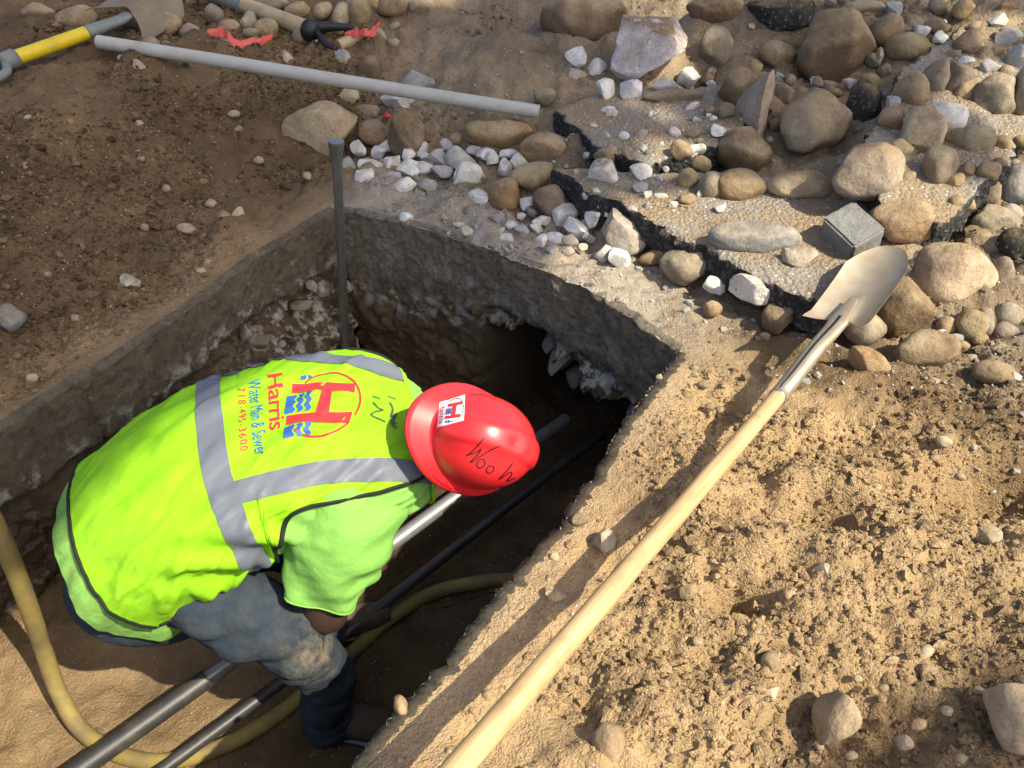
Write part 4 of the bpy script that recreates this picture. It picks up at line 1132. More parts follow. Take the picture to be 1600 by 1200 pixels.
# --- pickaxe, stake, red tape, red scrap at the top
h0 = hit(338, -8, 0.06); h1 = hit(482, 46, 0.06)
rk = 0.5 * 25 / FPX * project(h1)[2]
pk = empty('pickaxe', h1)
tag(pk, 'pickaxe with pale wooden handle and black iron head among the cobbles at the top', 'pickaxe')
hd = nrm(h1 - h0)
hm = h0 + (h1 - h0) * 0.32
bar_obj('handle', hm, h1, rk, rk * 1.05, 'old_wood', pk, 18, h1, 14, 0, False)
bar_obj('sleeve', h0 - hd * 0.3, hm, rk * 1.12, rk * 1.12, 'grey_plastic', pk, 18, h1, 8, 0, False)
dpk = project(h1)[2]
V, F = tube([h1 - hd * 0.012, h1, h1 + hd * 0.035, h1 + hd * 0.05], [rk * 1.15, rk * 1.4, rk * 1.35, rk * 0.6], 16)
hdm = MB(); hdm.add(V, F)
arm = crom([at_depth(490, 44, dpk), at_depth(520, 42, dpk + 0.01), at_depth(548, 43, dpk + 0.02), at_depth(572, 49, dpk + 0.03)], 16)
hdm.add(*tube(arm, np.linspace(0.020, 0.010, 16), 10, True, (0, 0, 1), np.linspace(0.026, 0.008, 16)))
arm = crom([at_depth(492, 46, dpk), at_depth(500, 58, dpk - 0.03), at_depth(510, 70, dpk - 0.06), at_depth(526, 77, dpk - 0.08)], 16)
hdm.add(*tube(arm, np.linspace(0.018, 0.009, 16), 10, True, (0, 0, 1), np.linspace(0.02, 0.007, 16)))
hdm.build('head', M['black_iron'], pk, True, h1)
s0, s1 = hit(528, 72, 0.03), hit(566, 55, 0.03)
st = bar_obj('wooden_stake', s0, s1, 0.5 * 19 / FPX * project(s0)[2], 0.5 * 19 / FPX * project(s0)[2], 'old_wood', None, 14, None, 8, 0, False)
tag(st, 'short piece of round wood under the red tape beside the pickaxe head', 'wood')
def ribbon(name, pts, w, label, lift=0.05):
    P = crom([hit(px, py, lift + dz) for px, py, dz in pts], 46)
    V = []
    for i, q in enumerate(P):
        tw = 1.3 * vnoise(np.array([i * 0.16, 0.5, 0.2]), 5)
        ax = np.array([0.25, 0.6 * math.cos(tw), 0.75 + 0.4 * math.sin(tw)]); ax = ax / np.linalg.norm(ax)
        for s in (-1, -0.33, 0.33, 1):
            V.append(q + ax * w * s + np.array([0, 0.008 * vnoise(np.array([i * 0.5, s, 0.7]), 6), 0.01 * vnoise(np.array([i * 0.4, s, 0.1]), 7)]))
    V = np.array(V); F = grid_faces(46, 4)
    o = mk(name, np.r_[V, V + np.array([0, 0.001, -0.001])], F.tolist() + (F[:, ::-1] + len(V)).tolist(), M['red_tape'], None, False)
    tag(o, label, 'tape', 'scraps of red tape')
    return o
ribbon('red_tape', [(318, 52, 0), (345, 50, .02), (358, 58, .02), (372, 68, 0), (392, 64, .01), (410, 62, .01), (425, 60, 0)], 0.016, 'fallen red tape on the cobbles left of the pickaxe handle')
ribbon('red_tape', [(540, 52, 0.01), (556, 50, .03), (572, 52, .04), (584, 45, .04), (592, 36, .04), (588, 48, .03), (575, 58, .02)], 0.015, 'bunch of red tape draped over the round wood by the pickaxe')
V, F = stone_shape(991, 'a', 2)
q = hit(606, 182, 0.02)
o = mk('red_scrap', V * np.array([0.028, 0.016, 0.014]), F, M['red_plastic']); o.location = q
tag(o, 'small red plastic scrap between the tan cobble and the split brown stone', 'scrap')
# ------------------------------------------------------------------ worker bending down in the pit
def cloth_material(name, col, rough=0.85, grime=0.0, grime_col=(0.10, 0.085, 0.03), weave=900, wr=0.25, var=0.06, sheen=0.0):
    m, nt, b = new_mat(name); t = NT(nt)
    co = t.coord()
    c = t.mix(t.noise(co, 9, 5, 0.6), tuple(x * (1 - var) for x in col), tuple(min(1, x * (1 + var)) for x in col))
    if grime > 0:
        g = t.attr('grime')
        k = t.math('MULTIPLY', t.ramp(t.noise(co, 26, 8, 0.75), [(0.40, 0), (0.66, 1)]), t.math('MULTIPLY', g, grime))
        c = t.mix(k, c, grime_col)
    nt.links.new(c, b.inputs['Base Color'])
    b.inputs['Roughness'].default_value = rough
    b.inputs['Specular IOR Level'].default_value = 0.25
    b.inputs['Sheen Weight'].default_value = sheen
    h = t.math('ADD', t.noise(co, 22, 4, 0.55), t.math('MULTIPLY', t.noise(co, weave, 2, 0.5), 0.12))
    nt.links.new(t.bump(h, wr, 0.012), b.inputs['Normal'])
    M[name] = m
cloth_material('hivis', (0.23, 0.52, 0.010), 0.75, 0.6)
cloth_material('tshirt', (0.20, 0.44, 0.085), 0.9, 0.7, (0.14, 0.14, 0.05), wr=0.55)
cloth_material('jeans', (0.026, 0.039, 0.057), 0.9, 0.9, (0.20, 0.165, 0.11), wr=0.8, var=0.45)
cloth_material('reflective', (0.125, 0.14, 0.17), 0.42, 0.0, wr=0.2)
cloth_material('piping', (0.012, 0.013, 0.012), 0.7)
simple('print_red', (0.52, 0.022, 0.03), 0.6, var=0.08)
simple('print_blue', (0.022, 0.085, 0.32), 0.6, var=0.08)
simple('marker', (0.05, 0.07, 0.035), 0.6, var=0.3)
simple('marker_black', (0.012, 0.006, 0.006), 0.5, var=0.3)
simple('skin', (0.060, 0.034, 0.024), 0.5, var=0.15, scale=25, bump=0.15)
simple('hat_red', (0.64, 0.022, 0.027), 0.33, var=0.05, scale=6, coat=0.25, dirt=0.16, dirtcol=(0.35, 0.05, 0.04))
simple('sticker_white', (0.78, 0.78, 0.77), 0.35, var=0.03)
simple('boot', (0.06, 0.042, 0.028), 0.75, var=0.3, bump=0.4, dirt=0.4)
simple('hair_black', (0.012, 0.010, 0.009), 0.7, var=0.3)

T0 = np.array([-0.985, 1.232, 0.0])
bf = np.array([0.9465, 0.3235, 0.0]); _l0 = np.array([0.3235, -0.9465, 0.0]); ROLL = R(13)
bl_ = _l0 * math.cos(ROLL) - np.array([0, 0, 1]) * math.sin(ROLL); bk = np.array([0, 0, 1]) * math.cos(ROLL) + _l0 * math.sin(ROLL)
# station: distance from hem to neck, height of the back line, half width, half thickness
ST = np.array([(-0.10, -0.040, 0.190, 0.165), (-0.04, 0.035, 0.203, 0.172), (0.05, 0.092, 0.213, 0.172), (0.18, 0.148, 0.222, 0.168), (0.32, 0.186, 0.226, 0.160),
               (0.46, 0.200, 0.230, 0.150), (0.58, 0.194, 0.236, 0.142), (0.68, 0.180, 0.226, 0.132), (0.75, 0.150, 0.190, 0.118), (0.80, 0.118, 0.125, 0.100), (0.84, 0.085, 0.075, 0.078)])
_dense = crom(ST, 260)
def station(s):
    return [np.interp(s, _dense[:, 0], _dense[:, k]) for k in (1, 2, 3)]
NEXP = 2.35
def torso(s, th, off=0.0, fold=1.0):
    """point of the clothed back; th from the spine line (0) towards the near side (+)"""
    s = np.asarray(s, float); th = np.asarray(th, float)
    top, a, b = station(s)
    sn, cs = np.sin(th), np.cos(th)
    l = np.sign(sn) * np.abs(sn) ** (2 / NEXP); k = np.sign(cs) * np.abs(cs) ** (2 / NEXP)
    # cloth folds: broad drags plus finer ones along the near flank
    q = np.stack([s * 5.0 + th * 1.2, th * 1.5 - s * 2.0, np.zeros_like(s) + 0.3], -1)
    w = 0.010 * fbm(q, 3, 201) + 0.0035 * fbm(np.stack([s * 16 + th * 5, th * 3.5, np.zeros_like(s)], -1), 3, 203)
    flank = np.exp(-((th - 1.5) / 0.55) ** 2)
    w = w + 0.012 * flank * np.sin(s * 34 - th * 9 + 2.0 * vnoise(np.stack([s * 6, th * 2, s * 0], -1), 9)) * sstep(s, 0.05, 0.2) * (1 - sstep(s, 0.42, 0.5))
    cr = 1 - np.abs(fbm(np.stack([s * 7 + th * 2.2, th * 1.1 - s * 1.5, np.zeros_like(s) + 1.7], -1), 3, 207))
    w = w + 0.009 * np.clip(cr - 0.72, 0, 1) / 0.28 * (0.35 + 0.65 * sstep(np.abs(th), 0.3, 1.2))
    neckfold = sstep(s, 0.66, 0.78)
    w = w + 0.006 * neckfold * np.sin(th * 13 + 4 * s)
    # sagging groove along the spine
    w = w - 0.008 * np.exp(-(th / 0.28) ** 2) * sstep(s, 0.2, 0.5)
    rr = off + w * fold
    cpt = T0 + s[..., None] * bf + (top - b - 0.034)[..., None] * np.array([0, 0, 1.0])
    tuck = 0.30 * (1 - sstep(s, -0.10, 0.42)) * ((1 - k) / 2) ** 1.4      # the seat rounds downwards and forwards
    return cpt + tuck[..., None] * bf + (l * (a + rr))[..., None] * bl_ + (k * (b + rr))[..., None] * bk
# pixel -> (s, th) on the vest
_sg, _tg = np.meshgrid(np.linspace(-0.08, 0.80, 360), np.linspace(-1.7, 2.6, 420), indexing='ij')
_pg = torso(_sg, _tg, 0.016)
_px, _py, _pd = project(_pg)
def inv(px, py):
    e = (_px - px) ** 2 + (_py - py) ** 2
    e = e + 1e5 * (_pd - _pd.min()) ** 2 * 0.0
    c = np.argsort(e.ravel())[:12]
    k = c[np.argmin(_pd.ravel()[c])]
    return _sg.ravel()[k], _tg.ravel()[k]
person = empty('person', (T0[0] + 0.45, T0[1] + 0.1, FLOOR))
PO = np.array(person.location)
def pm(name, V, F, mat, parent=None, smooth=True):
    return mk(name, np.asarray(V) - PO, F, M[mat], parent or person, smooth)
tag(person, 'worker in yellow-green safety vest and red hard hat bending down in the pit', 'person')

# --- shirt body
s_, t_ = np.meshgrid(np.linspace(-0.075, 0.82, 120), np.linspace(-math.pi, math.pi, 160), indexing='ij')
wav = 0.010 * np.sin(t_ * 7 + 1) * (1 - sstep(s_, -0.075, 0.02)) + 0.006 * (1 - sstep(s_, -0.075, 0.0))
V = torso(s_ + 0.012 * np.sin(t_ * 3) * (1 - sstep(s_, -0.075, 0.05)), t_, 0.0) + wav[..., None] * nrm(torso(s_, t_, 0.1) - torso(s_, t_, 0.0))
shirt = pm('t_shirt', V.reshape(-1, 3), grid_faces(120, 160), 'tshirt')
attr(shirt, 'grime', (0.8 * (1 - sstep(s_, -0.06, 0.06)) + 0.1).ravel())

# --- vest
hole_px = [(634, 803), (600, 792), (574, 788), (520, 787), (472, 790), (440, 799), (420, 813), (416, 831), (428, 847), (456, 858)]
hs = np.array([inv(*p) for p in hole_px])
def th_max(s, side):
    base = np.where(s < 0.10, 1.95 - 0.55 * (1 - sstep(s, -0.03, 0.11)), 1.95)
    base = np.interp(s, [-0.02, 0.02, 0.09, 0.20, 0.30, 0.9], [1.62, 1.72, 1.88, 2.10, 2.55, 2.5])
    up = np.interp(s, HSs, HSt)
    w = (s > HSs[0]) & (s < HSs[-1])
    return np.where(w, np.minimum(up, base), base)
o_ = np.argsort(hs[:, 0])
# smooth armhole: upper branch as a function of s
HSs = np.linspace(hs[:, 0].min() - 0.002, 0.775, 40)
upper = hs[np.argsort(hs[:, 0])]
sA, sB = HSs[0], HSs[-1]
tl = np.median(hs[2:5, 1])
xx = (HSs - sA) / (sB - sA)
HSt = tl + (2.2 - tl) * (1 - sstep(xx, 0.0, 0.17)) + 0.0 * xx
HSt = tl + (1.75 - tl) * np.clip(1 - xx / 0.20, 0, 1) ** 1.6 + 0.04 * np.clip((xx - 0.75) / 0.25, 0, 1)
HSt[0] = 2.1
sv = np.unique(np.r_[np.linspace(-0.02, 0.785, 190), HSs[:12]])
nt_ = 150
tau = np.linspace(-1, 1, nt_)
tm = th_max(sv, 1)
hem = lambda th: 0.010 * np.sin(th * 2.3)
TH = np.where(tau[None] > 0, tau[None] * tm[:, None], tau[None] * tm[:, None])
SS = np.repeat(sv[:, None], nt_, 1)
SS = SS + hem(TH) * (1 - sstep(SS, -0.02, 0.06))
V1 = torso(SS, TH, 0.016); V0_ = torso(SS, TH, 0.012)
n = V1.reshape(-1, 3).shape[0]
F = grid_faces(len(sv), nt_)
vest = pm('safety_vest', np.r_[V1.reshape(-1, 3), V0_.reshape(-1, 3)], np.r_[F, F[:, ::-1] + n], 'hivis')
gv = (0.9 * np.exp(-((SS - 0.06) / 0.10) ** 2) * (0.35 + 0.65 * np.exp(-((TH - 0.9) / 0.7) ** 2)) + 0.25 * np.exp(-((SS - 0.74) / 0.05) ** 2)).ravel()
attr(vest, 'grime', np.r_[gv, gv])
def edge_tube(S, Th, r, mat, name, off=0.0175):
    P = torso(np.asarray(S), np.asarray(Th), off)
    V, F = tube(P, r, 8, True, (0.3, 0.2, 1))
    return pm(name, V, F, mat, vest)
th_h = np.linspace(-1.62, 1.62, 160)
edge_tube(-0.02 + hem(th_h), th_h, 0.0042, 'piping', 'hem_piping')
kk = (sv > -0.02) & (sv < 0.10)
edge_tube(sv[kk], tm[kk], 0.0038, 'piping', 'hem_piping')
kk = (sv >= HSs[0] - 0.004) & (sv <= 0.785)
for sgn in (1, -1):
    ss_, tt_ = sv[kk], tm[kk] * sgn
    # resample evenly so that the tube does not pinch
    P = torso(ss_, tt_, 0.0185); L = np.r_[0, np.cumsum(np.linalg.norm(np.diff(P, axis=0), axis=1))]
    ev = np.linspace(0, L[-1], 90)
    P = np.c_[[np.interp(ev, L, P[:, c]) for c in range(3)]].T
    for _ in range(3): P[1:-1] = (P[:-2] + 2 * P[1:-1] + P[2:]) / 4
    V, F = tube(P, 0.0055, 8, True, (0.3, 0.2, 1), np.full(90, 0.0035))
    pm('armhole_piping', V, F, 'piping', vest)
# --- decals on the vest, laid out in metres: x across the back (towards the near side), y towards the neck
def arc_tab(s):
    th = np.linspace(-2.4, 2.4, 600)
    P = torso(np.full(600, s), th, 0.016, 0.0)
    a = np.r_[0, np.cumsum(np.linalg.norm(np.diff(P, axis=0), axis=1))]
    return th, a - np.interp(0, th, a)
_tabs = [(s, *arc_tab(s)) for s in np.linspace(-0.02, 0.80, 42)]
_ta = np.array([np.interp(np.linspace(-0.42, 0.42, 400), t[2], t[1]) for t in _tabs])
def arc_th(s, x):
    fs = np.clip((np.asarray(s) + 0.02) / 0.82 * 41, 0, 40.999); fx_ = np.clip((np.asarray(x) + 0.42) / 0.84 * 399, 0, 398.999)
    i, j = fs.astype(int), fx_.astype(int); u, v = fs - i, fx_ - j
    return (_ta[i, j] * (1 - u) + _ta[i + 1, j] * u) * (1 - v) + (_ta[i, j + 1] * (1 - u) + _ta[i + 1, j + 1] * u) * v
def th_arc(s, th):
    xs = np.linspace(-0.42, 0.42, 400)
    return float(np.interp(th, arc_th(np.full(400, s), xs), xs))
def inv_m(px, py):
    s, th = inv(px, py)
    return th_arc(s, th), s
def on_vest(XY, off):
    XY = np.asarray(XY, float)
    return torso(XY[:, 1], arc_th(XY[:, 1], XY[:, 0]), off)
def decal(name, polys, mat, off=0.0185, parent=None):
    """polys: list of (XY, faces)"""
    b = MB()
    for XY, F in polys: b.add(on_vest(XY, off), F)
    return b.build(name, M[mat], parent or vest, True, PO)
def quad_grid(c00, c10, c11, c01, nx=10, ny=4):
    u, v = np.meshgrid(np.linspace(0, 1, nx), np.linspace(0, 1, ny), indexing='ij')
    c00, c10, c11, c01 = map(np.array, (c00, c10, c11, c01))
    P = (1 - u)[..., None] * ((1 - v)[..., None] * c00 + v[..., None] * c01) + u[..., None] * ((1 - v)[..., None] * c10 + v[..., None] * c11)
    return P.reshape(-1, 2), [tuple(f) for f in grid_faces(nx, ny)]
def stroke(pts, w, n=24, smooth=True):
    P = crom(pts, n) if smooth and len(pts) > 2 else np.array([np.array(pts[0]) + (np.array(pts[-1]) - np.array(pts[0])) * t for t in np.linspace(0, 1, n)])
    T = nrm(np.gradient(P, axis=0)); N_ = np.c_[-T[:, 1], T[:, 0]]
    w = np.broadcast_to(w, (n,))
    V = np.stack([P + N_ * w[:, None] / 2, P - N_ * w[:, None] / 2], 1).reshape(-1, 2)
    return V, [tuple(f) for f in grid_faces(n, 2)]
def text_mesh(txt, size, shear=0.0, sp=1.0):
    cu = bpy.data.curves.new('t', 'FONT'); cu.body = txt; cu.size = size; cu.shear = shear; cu.space_character = sp; cu.align_x = 'CENTER'; cu.align_y = 'CENTER'
    cu.resolution_u = 4
    o = link('t', cu)
    dg_ = bpy.context.evaluated_depsgraph_get()
    me = bpy.data.meshes.new_from_object(o.evaluated_get(dg_))
    V = np.array([v.co[:2] for v in me.vertices]); F = [tuple(p.vertices) for p in me.polygons]
    bpy.data.objects.remove(o); bpy.data.curves.remove(cu); bpy.data.meshes.remove(me)
    return V, F
# two-line-of-sight fit: place every print where the photograph shows it
def place(V, p0, p1, up_scale=1.0, height=None):
    """map a text mesh so that its middle line runs from pixel p0 to pixel p1"""
    a, b = np.array(inv_m(*p0)), np.array(inv_m(*p1))
    w = V[:, 0].max() - V[:, 0].min(); ex = (b - a) / w; L = np.linalg.norm(b - a)
    h = V[:, 1].max() - V[:, 1].min()
    ey = nrm(np.array([-ex[1], ex[0]])) * (height / h if height else L / w * up_scale)
    c = (a + b) / 2
    X0 = (V[:, 0].max() + V[:, 0].min()) / 2; Y0 = (V[:, 1].max() + V[:, 1].min()) / 2
    return c + np.outer(V[:, 0] - X0, ex) + np.outer(V[:, 1] - Y0, ey)
V, F = text_mesh('Harris', 0.1, 0.0, 0.95)
bolden = [(0, 0), (0.0012, 0), (-0.0012, 0), (0, 0.0012), (0, -0.0012)]
VV = place(V, (430, 585), (434, 668), 1.0, 0.036)
decal('company_name', [(VV + np.array(d), F) for d in bolden][:1] + [(VV + np.array(d) * 1.0, F) for d in bolden[1:3]], 'print_red', 0.0185)
V, F = text_mesh('Water Main & Sewer', 0.1)
decal('service_line', [(place(V, (398, 594), (407, 708), 1.0, 0.030), F)], 'print_blue', 0.0185)
V, F = text_mesh('718-495-3600', 0.1, 0, 1.22)
VV = place(V, (377, 606), (383, 702), 1.0, 0.0175)
decal('telephone_number', [(VV, F), (VV + np.array([0.0007, 0.0]), F)], 'print_red', 0.0185)
# emblem: ring, slanted letter, water waves
em_c = np.array(inv_m(508, 631)); 
ex_a, ex_b = np.array(inv_m(510, 583)), np.array(inv_m(503, 679))
ey_a, ey_b = np.array(inv_m(449, 640)), np.array(inv_m(565, 622))
EX = (ex_b - ex_a) / 2; EY = (ey_b - ey_a) / 2           # half axes: across (reading direction) and upwards
em_c = (ex_a + ex_b + ey_a + ey_b) / 4
def em(P):
    P = np.asarray(P, float); return em_c + np.outer(P[:, 0], EX) + np.outer(P[:, 1], EY)
def em_stroke(pts, w, n=40): V, F = stroke(pts, w, n); return em(V), F
def em_quad(*c, nx=14, ny=6): V, F = quad_grid(*c, nx=nx, ny=ny); return em(V), F
ang = lambda a, b: [(math.cos(t), math.sin(t)) for t in np.linspace(R(a), R(b), 16)]
decal('emblem_ring', [em_stroke(ang(100, 215), 0.060, 60), em_stroke(ang(45, -48), 0.060, 60), em_stroke(ang(112, 60), 0.06, 20)], 'print_red')
letter = [em_quad((-0.86, -0.92), (-0.60, -0.92), (-0.22, 0.84), (-0.50, 0.84)), em_quad((0.16, -0.98), (0.44, -0.98), (0.74, 0.72), (0.40, 0.80)), em_quad((-0.52, -0.06), (0.34, -0.22), (0.42, 0.16), (-0.44, 0.22))]
decal('emblem_letter', letter, 'print_red', 0.0192)
wv = []
def wave_band(x0, x1, y0, y1, amp, top_wave=True, bot_wave=True, n=26):
    x = np.linspace(x0, x1, n); w = amp * np.sin((x - x0) * 26)
    lo = np.c_[x, np.full(n, y0) + (w if bot_wave else 0)]; hi = np.c_[x, np.full(n, y1) + (w if top_wave else 0)]
    return em(np.stack([lo, hi], 1).reshape(-1, 2)), [tuple(f) for f in grid_faces(n, 2)]
for (x0, x1) in ((-0.52, 0.10), (0.52, 0.86)):
    sh_ = 0.0 if x0 < 0 else 0.04
    wv += [wave_band(x0, x1, -1.05 + sh_, -0.80 + sh_, 0.035, True, False), wave_band(x0 + 0.02, x1 + 0.02, -0.72 + sh_, -0.58 + sh_, 0.035), wave_band(x0 + 0.03, x1 + 0.04, -0.50 + sh_, -0.36 + sh_, 0.035)]
wv += [wave_band(-1.02, -0.90, -0.70, -0.55, 0.02), wave_band(-1.02, -0.93, -0.50, -0.40, 0.02)]
for w_one in wv: decal('emblem_wave', [w_one], 'print_blue', 0.0188)
# marker scrawl near the collar
def px_stroke(pts, w, n=16):
    return stroke([inv_m(*p) for p in pts], w, n)
decal('marker_scrawl', [px_stroke([(582, 626), (590, 634), (600, 640), (588, 642), (581, 646), (592, 652), (604, 658)], 0.0042, 40), px_stroke([(610, 626), (617, 640), (612, 650), (622, 645), (614, 660), (622, 668)], 0.0048, 40),
                        px_stroke([(583, 618), (597, 622)], 0.003), px_stroke([(608, 618), (622, 624)], 0.003), px_stroke([(610, 655), (622, 662)], 0.006)], 'marker', 0.0183)
# reflective tape
def band(s0, s1, th0, th1, n=150, m=10):
    u, v = np.meshgrid(np.linspace(0, 1, n), np.linspace(0, 1, m), indexing='ij')
    th = th0 + (th1 - th0) * u
    s = s0(th) + (s1(th) - s0(th)) * v
    return torso(s, th, 0.0188), grid_faces(n, m)
lo_px = [(306, 610), (304, 650), (308, 700), (320, 752), (340, 800), (365, 845), (400, 880)]
hi_px = [(345, 590), (348, 640), (352, 690), (362, 737), (385, 778), (412, 830), (448, 868)]
lo_st = np.array(sorted([inv(*p)[::-1] for p in lo_px])); hi_st = np.array(sorted([inv(*p)[::-1] for p in hi_px]))
s_lo = float(np.median(lo_st[:, 1])); s_hi = float(np.median(hi_st[:, 1]))
f_lo = lambda th: np.interp(th, lo_st[:, 0], lo_st[:, 1]) * 0.5 + s_lo * 0.5
f_hi = lambda th: np.maximum(np.interp(th, hi_st[:, 0], hi_st[:, 1]) * 0.5 + s_hi * 0.5, f_lo(th) + 0.045)
V, F = band(f_lo, f_hi, -2.1, 2.2)
pm('reflective_band', V.reshape(-1, 3), F, 'reflective', vest)
def strap(near):
    n, m = 90, 8
    s = np.linspace(s_hi - 0.012, 0.775, n)
    cpx = [(372, 768), (440, 748), (520, 733), (590, 732), (640, 738)] 
    c = np.array([inv(*p) for p in cpx]); x = np.array([th_arc(a, b) for a, b in c])
    xc = np.interp(s, c[:, 0], x)
    ker = np.ones(9) / 9
    xc = np.convolve(np.pad(xc, 4, mode='edge'), ker, 'valid')
    w = 0.026
    if not near:
        cpx = [(350, 583), (376, 573), (406, 571), (461, 567), (512, 567), (555, 573), (597, 590)]
        c = np.array([inv(p[0], p[1]) for p in cpx]); x = np.array([th_arc(a, b) for a, b in c]); o2 = np.argsort(c[:, 0])
        xc = np.convolve(np.pad(np.interp(s, c[o2, 0], x[o2]), 8, mode='edge'), np.ones(17) / 17, 'valid') - w
    X_ = xc[:, None] + np.linspace(-w, w, m)[None]
    S_g = np.repeat(s[:, None], m, 1)
    XY = np.stack([X_, S_g], -1).reshape(-1, 2)
    V = on_vest(XY, 0.0192)
    pm('reflective_strap', V, grid_faces(n, m), 'reflective', vest)
strap(True); strap(False)

# --- limbs
def limb(pts, n, seg, name, mat, parent=None, amp=0.0, fq=9, seed=0, folds=0.0, grime=0.0, ref=(0, 0, 1)):
    """pts: rows x, y, z, r1, r2"""
    Q = crom(np.array(pts, float), n)
    def disp(ring):
        return amp * fbm(ring * fq, 3, seed) + folds * fbm(np.c_[ring[:, :2] * 8, ring[:, 2] * 45], 2, seed + 5)
    V, F = tube(Q[:, :3], Q[:, 3], seg, True, ref, Q[:, 4], disp)
    o = pm(name, V, F, mat, parent)
    return o, V
def W(s, l, z): return T0[:2] + bf[:2] * s + bl_[:2] * l
def pt(s, l, z, r1, r2=None):
    p = T0 + bf * s + bl_ * l
    return (p[0], p[1], z, r1, r2 or r1)
hipN = pt(0.12, 0.085, -0.18, 0.100, 0.105)
kneeN = np.array([-0.525, 1.115, -0.375])
thN = [hipN, (-0.70, 1.15, -0.255, 0.098, 0.105), (-0.60, 1.13, -0.32, 0.090, 0.095), (*kneeN, 0.078, 0.082), (-0.51, 1.125, -0.47, 0.073, 0.076), (-0.50, 1.14, -0.62, 0.072, 0.074), (-0.525, 1.15, -0.76, 0.068, 0.072), (-0.53, 1.155, -0.845, 0.074, 0.078)]
jb = MB()
def limb_VF(pts, n, seg, amp, fq, seed, folds):
    Q = crom(np.array(pts, float), n)
    disp = lambda ring: amp * fbm(ring * fq, 3, seed) + folds * fbm(np.c_[ring[:, :2] * 7, ring[:, 2] * 38], 2, seed + 5)
    return tube(Q[:, :3], Q[:, 3], seg, True, (0.2, 1, 0.1), Q[:, 4], disp)
jb.add(*limb_VF(thN, 110, 64, 0.012, 7, 301, 0.011))
thF = [pt(0.09, -0.095, -0.10, 0.115, 0.12), (-0.75, 1.36, -0.22, 0.108, 0.112), (-0.65, 1.42, -0.33, 0.092, 0.098), (-0.54, 1.45, -0.42, 0.080, 0.084), (-0.53, 1.46, -0.52, 0.073, 0.076), (-0.56, 1.46, -0.65, 0.072, 0.074), (-0.585, 1.46, -0.77, 0.068, 0.072), (-0.59, 1.46, -0.845, 0.074, 0.078)]
jb.add(*limb_VF(thF, 70, 40, 0.010, 7, 302, 0.006))
# seat of the trousers
s2, t2 = np.meshgrid(np.linspace(-0.135, 0.20, 40), np.linspace(-math.pi, math.pi, 60), indexing='ij')
V = torso(np.maximum(s2, -0.098), t2, -0.028, 0.4)
shr = np.clip((s2 + 0.135) / 0.04, 0.0, 1) ** 0.5
cen = (T0 + s2[..., None] * bf) + np.array([0, 0, -0.20])
V = cen + (V - bf * (np.maximum(s2, -0.098) - s2)[..., None] - cen) * shr[..., None]
V[..., 2] -= 0.075 * (1 - sstep(V[..., 2], -0.15, 0.05)) + 0.012
jb.add(V.reshape(-1, 3), grid_faces(40, 60).tolist())
je = jb.build('jeans', M['jeans'], person, True, PO)
Vj = np.concatenate(jb.V)
gj = np.exp(-(np.linalg.norm(Vj - kneeN - np.array([0.05, -0.04, 0.02]), axis=1) / 0.075) ** 2) * 1.2 + 0.12
attr(je, 'grime', gj)
# boots
for ank, sgn in (((-0.53, 1.155), 1), ((-0.59, 1.46), -1)):
    fdir = nrm(np.array([0.93, 0.20 * sgn * -1 + 0.1, 0]))
    a = np.array([*ank, 0]); lo = FLOOR + 0.01
    bt = MB()
    path = [a - fdir * 0.07 + [0, 0, lo + 0.055], a - fdir * 0.02 + [0, 0, lo + 0.065], a + fdir * 0.06 + [0, 0, lo + 0.055], a + fdir * 0.14 + [0, 0, lo + 0.045], a + fdir * 0.20 + [0, 0, lo + 0.040]]
    Q = crom(np.c_[np.array(path), [0.036, 0.044, 0.046, 0.050, 0.030], [0.050, 0.060, 0.055, 0.042, 0.028]], 24)
    bt.add(*tube(Q[:, :3], Q[:, 3], 18, True, (0, 0, 1), Q[:, 4]))
    bt.add(*tube([a + [0, 0, lo + 0.03], a + [0, 0, lo + 0.09], a + [0, 0, lo + 0.17]], [0.05, 0.053, 0.058], 18))
    b_ = bt.build('boot', M['boot'], person, True, PO)
    Q = crom(np.c_[np.array(path) * [1, 1, 0] + [0, 0, lo + 0.006], [0.040, 0.047, 0.048, 0.053, 0.034]], 24)
    V, F = tube(Q[:, :3], Q[:, 3], 18, True, (0, 0, 1), np.full(24, 0.014))
    mk('sole', V - PO, F, M['black_plastic'], b_)
